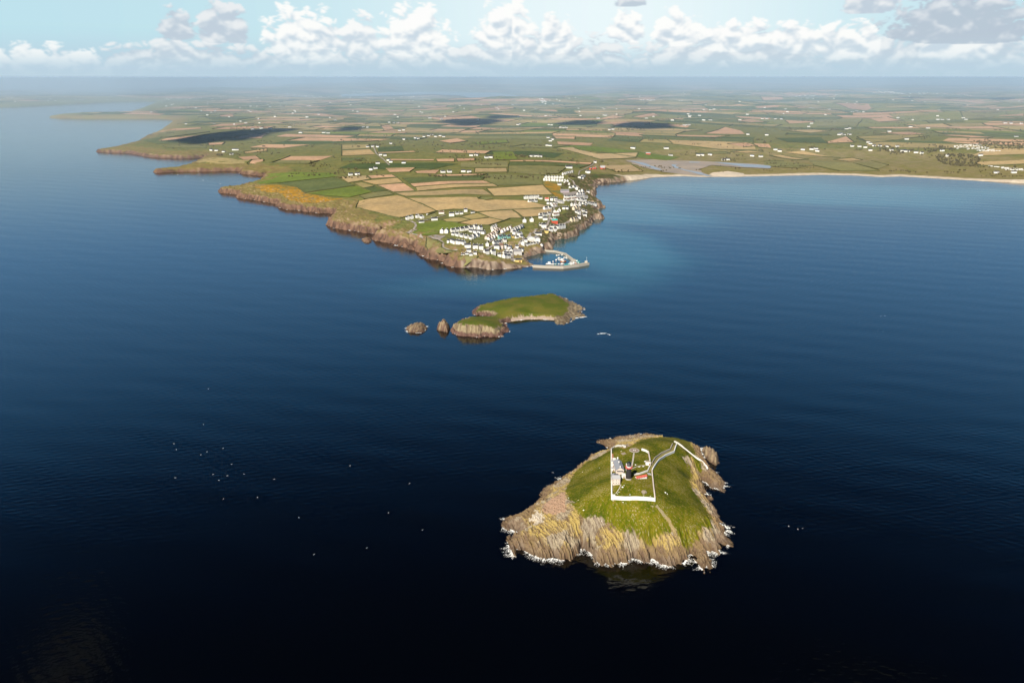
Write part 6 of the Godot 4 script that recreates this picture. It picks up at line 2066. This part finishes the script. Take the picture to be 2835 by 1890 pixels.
# ------------------------------------------------------------------ harbour
func quay(called: String, p: PackedVector2Array, half: float, y0: float, y1: float, parapet: float, side: float, label: String) -> void:
	var t := thing(called, Vector3.ZERO)
	tag(t, label, "pier")
	var dirs := []
	for i in p.size():
		dirs.append((p[mini(i + 1, p.size() - 1)] - p[maxi(i - 1, 0)]).normalized().orthogonal())
	var deck := st_new()
	var wall := st_new()
	for i in p.size() - 1:
		var lo := []
		var hi := []
		var w0 := []
		var w1 := []
		for k in [[i, 1.0], [i + 1, 1.0], [i + 1, -1.0], [i, -1.0]]:
			var q: Vector2 = p[k[0]] + dirs[k[0]] * half * k[1]
			lo.append(Vector3(q.x, y0, q.y))
			hi.append(Vector3(q.x, y1, q.y))
			var c: Vector2 = p[k[0]] + dirs[k[0]] * (side * (half - 0.9) + 0.88 * k[1])
			w0.append(Vector3(c.x, y1 - 0.2, c.y))
			w1.append(Vector3(c.x, y1 + parapet, c.y))
		solid(deck, lo, hi)
		solid(wall, w0, w1)
	obj("deck", deck, M.concrete, t)
	obj("parapet", wall, M.stone, t)

func boat(at: Vector2, l: float, style: int, yaw: float, label: String) -> void:
	var t := thing("boat", Vector3(at.x, 0.0, at.y), yaw)
	tag(t, label, "boat", "boats in the harbour")
	var hullm: Material = [M.paint_white, M.paint_white, M.hull_orange, M.hull_blue, M.hull_teal][style]
	var st := st_new()
	var stations := [[-0.5, 0.30, 0.55], [-0.2, 0.34, 0.5], [0.15, 0.33, 0.55], [0.36, 0.2, 0.7], [0.5, 0.02, 0.95]]
	var b := l * 0.34 / 0.34
	for i in stations.size() - 1:
		var s0: Array = stations[i]
		var s1: Array = stations[i + 1]
		var lo := []
		var hi := []
		for k in [[s0, 1.0], [s1, 1.0], [s1, -1.0], [s0, -1.0]]:
			var x: float = k[0][0] * l
			var w: float = k[0][1] * b * 0.55
			lo.append(Vector3(x * 0.94, -0.4, w * k[1] * 0.6))
			hi.append(Vector3(x, k[0][2] * maxf(1.0, l * 0.16), w * k[1]))
		solid(st, lo, hi)
	obj("hull", st, hullm, t)
	part_box(t, "cabin", Vector3(-l * 0.08 if style != 1 else l * 0.12, l * 0.17, 0), Vector3(l * 0.3, l * 0.2, l * 0.22), M.paint_white)
	part_box(t, "wheelhouse_roof", Vector3(-l * 0.08 if style != 1 else l * 0.12, l * 0.28, 0), Vector3(l * 0.34, l * 0.02 + 0.05, l * 0.25), hullm if style != 3 else M.paint_white)
	if l > 6.5:
		st = st_new()
		lathe(st, [[0.09, l * 0.1], [0.05, l * 0.62], [0.0, l * 0.63]], 6)
		obj("mast", st, M.pale_roof, t)

func build_harbour() -> void:
	quay("pier", poly(PIER), 5.0, -5.0, 3.4, 1.3, -1.0, "long stone pier with a parapet enclosing the harbour")
	quay("breakwater", poly(BREAKWATER), 2.6, -5.0, 2.9, 0.9, -1.0, "narrow curved stone breakwater across the harbour from the pier")
	var h := {}
	for k in HARBOUR_SPOTS:
		h[k] = Vector2(HARBOUR_SPOTS[k][0], HARBOUR_SPOTS[k][1])
	var says := ["large white trawler moored at the pier", "white motor cruiser anchored in the harbour middle", "orange decked lifeboat anchored in the harbour middle", "blue hulled boat in the inner harbour", "white boat against the middle of the pier", "white fishing boat near the pier elbow", "white boat beside the pier elbow fishing boat", "teal hulled boat near the breakwater head"]
	for i in BOATS.size():
		var b: Array = BOATS[i]
		var lab: String = says[i] if i < says.size() else ["", "leftmost small boat under the curved breakwater", "dark boat second from the left under the breakwater", "third small boat from the left under the breakwater", "white boat in the middle of the breakwater moorings", "larger white boat close against the breakwater", "small white boat just off the breakwater bend", "dark boat between the moorings and the cruiser", "white boat left of the motor cruiser", "small boat right of the large trawler", "teal boat lying along the pier", "little white boat along the pier near the orange lifeboat", "dark boat nearest the inner harbour", "small orange boat by the outer pier wall", "teal workboat at the outer pier end"][i - 7]
		boat(Vector2(b[0], b[1] - (4.0 if i in [0, 4, 16, 17, 18] else 0.0)), b[2], int(b[3]), rng.randf_range(-0.5, 0.6), lab)
	var p: Vector2 = h.LIFEBOAT
	var lb := thing("boathouse", Vector3(p.x, 3.2, p.y - 5.0), 0.1)
	tag(lb, "yellow boathouse with dark roof at the root of the pier", "boathouse")
	gable_house(lb, Vector3.ZERO, 9.0, 15.0, 5.5, 2.4, M.yellow_wall, M.slate_roof, false)
	part_box(lb, "boat_door", Vector3(3.0, 2.0, 4.55), Vector3(3.6, 4.0, 0.12), M.rust)
	part_box(lb, "gable_block", Vector3(-6.6, 2.4, 0), Vector3(3.4, 8.6, 7.0), M.white_wall)
	p = h.HOTEL
	var ho := thing("hotel", Vector3(p.x - 3.0, land_y(p.x, p.y), p.y - 8.0), 0.12)
	tag(ho, "large white hotel with grey roofs beside the main street", "hotel")
	gable_house(ho, Vector3(-2, 0, 2), 15.0, 12.0, 7.5, 3.0, M.white_wall, M.pale_roof)
	gable_house(ho, Vector3(11.5, 0, 3), 11.0, 12.0, 6.0, 2.6, M.white_wall, M.grey_roof)
	gable_house(ho, Vector3(12, 0, -10), 12.0, 12.0, 6.0, 2.6, M.white_wall, M.grey_roof)
	for k in 5:
		part_box(ho, "window", Vector3(-7.0 + 2.5 * k, 4.8, 8.06), Vector3(1.1, 1.4, 0.1), M.window_dark)
		part_box(ho, "window", Vector3(-7.0 + 2.5 * k, 1.6, 8.06), Vector3(1.1, 1.4, 0.1), M.window_dark)
	p = h.PIERHUT
	var ph := thing("pier_hut", Vector3(p.x, 3.4, p.y), 0.3)
	tag(ph, "cream hut at the outer end of the pier", "hut")
	gable_house(ph, Vector3.ZERO, 3.0, 4.5, 2.4, 0.9, M.cream_wall, M.pale_roof, false)
	p = h.PIERHUT2
	ph = thing("pier_hut", Vector3(p.x, 3.4, p.y), 0.3)
	tag(ph, "white harbour hut by the elbow of the pier", "hut")
	gable_house(ph, Vector3.ZERO, 3.4, 4.0, 3.0, 1.2, M.white_wall, M.pale_roof)
	p = h.NETS
	var st := st_new()
	for k in 14:
		var c := Vector3(rng.randf_range(-6, 6), 0.4, rng.randf_range(-1.2, 1.2))
		var lo := []
		var hi := []
		for q in 7:
			var a := TAU * q / 7
			var rr := rng.randf_range(0.9, 1.4)
			lo.append(c + Vector3(cos(a) * rr, -0.6, sin(a) * rr * 0.7))
			hi.append(c + Vector3(cos(a) * rr * 0.5, rng.randf_range(0.3, 0.6), sin(a) * rr * 0.35))
		solid(st, lo, hi)
	var nt := obj("net_heap", st, M.hull_teal)
	nt.position = Vector3(p.x, 3.5, p.y)
	nt.rotation.y = 0.35
	tag(nt, "heap of teal fishing nets on the pier", "nets")
	p = h.MAST
	st = st_new()
	lathe(st, [[0.4, 0.0], [0.3, 1.0], [0.16, 1.2], [0.1, 9.0], [0.4, 9.1], [0.3, 9.8], [0.0, 10.0]], 8)
	var ms := obj("pier_light", st, M.paint_white)
	ms.position = Vector3(p.x + 2.0, 3.4, p.y - 1.0)
	tag(ms, "tall white light mast at the pier end", "light mast")
	p = h.BREAKHEAD
	var bh := thing("harbour_mole", Vector3(p.x, 0.0, p.y), 0.2)
	tag(bh, "square stone head ending the curved breakwater", "pier head")
	part_box(bh, "block", Vector3(0, 0.0, 0), Vector3(9.0, 7.6, 8.0), M.concrete)
	for k in 4:
		part_box(bh, "bollard", Vector3(-3.4 + 2.2 * k, 4.5, -2.0 + k % 2), Vector3(0.7, 1.5, 0.7), M.stone)
	p = h.SLIP
	var sp := thing("slipway_house", Vector3(p.x, land_y(p.x, p.y), p.y), -0.3)
	tag(sp, "small white house above the inner slipway", "house")
	gable_house(sp, Vector3.ZERO, 5.0, 7.0, 3.4, 1.8, M.white_wall, M.slate_roof)

# ------------------------------------------------------------------ trees, far towns, foam, birds
func leaf_clump(seed_: int) -> ArrayMesh:
	# a crown of small leaf faces round a short trunk, one metre high
	var r := RandomNumberGenerator.new()
	r.seed = seed_
	var st := st_new()
	for k in 90:
		var d := Vector3(r.randf_range(-1, 1), r.randf_range(-0.7, 1), r.randf_range(-1, 1)).normalized()
		var c := Vector3(0, 0.58, 0) + d * Vector3(0.42, 0.4, 0.42) * sqrt(r.randf())
		var a := Vector3(r.randf_range(-1, 1), r.randf_range(-1, 1), r.randf_range(-1, 1)).normalized() * 0.17
		var b := a.cross(d).normalized() * 0.17
		var g := r.randf_range(0.7, 1.2)
		st.set_color(Color(0.10 * g, 0.10 * g, 0.045 * g).lerp(Color(0.21, 0.165, 0.115), r.randf() * 0.7))
		for q in [c + a, c + b, c - a * 0.8]:
			st.add_vertex(q)
	st.set_color(Color(0.09, 0.07, 0.05))
	lathe(st, [[0.05, -0.1], [0.03, 0.6], [0.0, 0.61]], 5)
	return commit(st)

func build_woods_and_towns() -> void:
	var crowns := [leaf_clump(1), leaf_clump(2), leaf_clump(3)]
	var lists := [[], [], []]
	for w in WOODS:
		var p := poly(w[1])
		var lo := p[0]
		var hi := p[0]
		for q in p:
			lo = lo.min(q)
			hi = hi.max(q)
		var got := 0
		var tries := 0
		while got < w[0] * 0.8 and tries < w[0] * 30:
			tries += 1
			var q := Vector2(rng.randf_range(lo.x, hi.x), rng.randf_range(lo.y, hi.y))
			if inside_poly(p, q):
				got += 1
				var near := q.y > -2600.0
				var s := rng.randf_range(2.0, 4.0) if near else rng.randf_range(4.0, 9.0)
				lists[rng.randi() % 3].append(Transform3D(Basis(Vector3.UP, rng.randf() * TAU).scaled(Vector3(s * 1.3, s, s * 1.3)), Vector3(q.x, land_y(q.x, q.y) - 0.5, q.y)))
	# trees along hedges and round farms
	for k in 6500:
		var z := -2700.0 - pow(rng.randf(), 1.4) * 9500.0
		var x := rng.randf_range(-0.66, 0.68) * -z
		if shore_d(x, z) < 120.0 or n_hill.get_noise_2d(x * 2.2, z * 2.2) < -0.08:
			continue
		var s := rng.randf_range(3.0, 7.0)
		for m in 1 + rng.randi() % 4:
			var q := Vector2(x + rng.randf_range(-22, 22), z + rng.randf_range(-9, 9))
			lists[rng.randi() % 3].append(Transform3D(Basis(Vector3.UP, rng.randf() * TAU).scaled(Vector3(s * 1.3, s, s * 1.3)), Vector3(q.x, land_y(q.x, q.y) - 0.5, q.y)))
	for k in 3:
		var mm := MultiMesh.new()
		mm.transform_format = MultiMesh.TRANSFORM_3D
		mm.mesh = crowns[k]
		mm.instance_count = lists[k].size()
		for i in lists[k].size():
			mm.set_instance_transform(i, lists[k][i])
		var o := MultiMeshInstance3D.new()
		o.name = numbered("woodland")
		o.multimesh = mm
		o.material_override = M.leaf
		add_child(o)
		tag(o, ["dark hedgerow trees and copses scattered through the farmland", "brownish bare copses scattered through the farmland", "small scrub trees scattered through the farmland"][k], "", "", "stuff")
	# far towns, too small to tell house from house
	var st := st_new()
	for t in TOWNS:
		for k in int(t[4] * 0.6):
			var q := Vector2(t[0], t[1]).lerp(Vector2(t[2], t[3]), rng.randf()) + Vector2(rng.randf_range(-60, 60), rng.randf_range(-260, 260))
			var y := land_y(q.x, q.y)
			var s := rng.randf_range(10, 24)
			box(st, Vector3(q.x, y + 5.0, q.y), Vector3(s, 9.0, s * 0.6), rng.randf_range(-0.4, 0.4))
	for k in 420:
		var z := -5500.0 - rng.randf() * 13000.0
		var q := Vector2(rng.randf_range(-0.62, 0.66) * -z, z)
		if shore_d(q.x, q.y) < 150.0:
			continue
		box(st, Vector3(q.x, land_y(q.x, q.y) + 2.5, q.y), Vector3(rng.randf_range(10, 22), 7.0, 9.0), rng.randf_range(-0.5, 0.5))
	var o := obj("far_town", st, M.white_wall)
	tag(o, "pale specks of far towns and farms below the hazy hills", "", "", "stuff")

func foam_along(st: SurfaceTool, shore: PackedVector2Array, share: float, reach: float, size: float, front: float) -> void:
	# broken patches of froth, thick where the swell runs in and missing elsewhere
	for i in shore.size():
		var a := shore[i]
		var b := shore[(i + 1) % shore.size()]
		var out := (b - a).normalized().orthogonal()
		if inside_poly(shore, (a + b) / 2.0 + out * 0.4):
			out = -out
		var facing := out.y
		var n := int(a.distance_to(b) / (size * 0.22)) + 1
		for k in n:
			var c := a.lerp(b, rng.randf())
			var wave := n_mid.get_noise_2d(c.x * 4.0 + 500.0, c.y * 4.0)
			var p := share * (1.0 if facing > front else 0.35)
			var surge := wave + p - 0.55
			if surge < 0.0:
				continue
			surge = minf(1.0, surge * 2.2 + 0.15)
			for m in 1 + int(surge * 5.0):
				var far := rng.randf() * rng.randf()
				var q := c + out * (far * reach * surge * 1.6 - 1.0) + Vector2(rng.randf_range(-1, 1), rng.randf_range(-1, 1)) * size * 0.5
				var r := size * rng.randf_range(0.10, 0.42) * (1.0 - 0.5 * far)
				var ring := []
				var lean := rng.randf() * TAU
				for e in 6:
					var an := TAU * e / 6
					var v := Vector2(cos(an) * r * rng.randf_range(0.6, 1.9), sin(an) * r * rng.randf_range(0.3, 0.8)).rotated(lean)
					ring.append(Vector3(q.x + v.x, 0.2 + rng.randf() * 0.2, q.y + v.y))
				face(st, ring, Vector3(q.x, -5, q.y))

func build_foam() -> void:
	var st := st_new()
	foam_along(st, poly(ISLAND_SHORE), 0.78, 5.5, 0.9, 0.0)
	var o := obj("foam", st, M.foam)
	tag(o, "white surf breaking round the foot of the lighthouse island", "", "", "stuff")
	st = st_new()
	foam_along(st, poly(STACK_A), 0.72, 4.0, 1.2, -0.3)
	foam_along(st, poly(SMALL_SHORE), 0.42, 3.0, 1.2, 0.2)
	var rf := PackedVector2Array([Vector2(122, -1124), Vector2(135, -1128), Vector2(140, -1119), Vector2(128, -1115)])
	foam_along(st, rf, 0.6, 3.0, 1.4, -2.0)
	o = obj("foam", st, M.foam)
	tag(o, "white surf round the small island and its stacks", "", "", "stuff")
	st = st_new()
	var near := PackedVector2Array()
	for q in coast:
		if q.y > -3300.0 and q.x < 60.0:
			near.append(q)
	foam_along(st, near, 0.3, 5.0, 2.0, 0.2)
	o = obj("foam", st, M.foam)
	tag(o, "thin surf line under the mainland cliffs", "", "", "stuff")

func build_gulls() -> void:
	var st := st_new()
	lathe(st, [[0.0, -0.32], [0.09, -0.15], [0.11, 0.05], [0.07, 0.22], [0.0, 0.34]], 8)
	var body := commit(st)
	var wings := []
	for s in [-1, 1]:
		st = st_new()
		solid(st, [Vector3(0, 0.02, -0.12), Vector3(0, 0.02, 0.12), Vector3(s * 0.4, 0.14, 0.1), Vector3(s * 0.4, 0.14, -0.14)], [Vector3(0, 0.06, -0.12), Vector3(0, 0.06, 0.12), Vector3(s * 0.4, 0.17, 0.1), Vector3(s * 0.4, 0.17, -0.14)])
		solid(st, [Vector3(s * 0.4, 0.14, -0.14), Vector3(s * 0.4, 0.14, 0.1), Vector3(s * 0.85, 0.05, 0.16), Vector3(s * 0.85, 0.05, 0.1)], [Vector3(s * 0.4, 0.17, -0.14), Vector3(s * 0.4, 0.17, 0.1), Vector3(s * 0.85, 0.07, 0.16), Vector3(s * 0.85, 0.07, 0.1)])
		wings.append(commit(st))
	var p := Array(poly(GULLS))
	p.sort_custom(func(u, v): return u.x / -u.y < v.x / -v.y)
	for k in p.size():
		var q: Vector2 = p[k]
		var t := thing("gull", Vector3(q.x, 12.0, q.y), rng.randf() * TAU)
		tag(t, ordinal(k, p.size()) + " of the white gulls gliding over the dark sea", "gull", "gulls over the sea")
		var b := inst("body", body, M.gull_white, t)
		b.rotation.x = PI / 2
		for w in wings:
			inst("wing", w, M.gull_white, t)
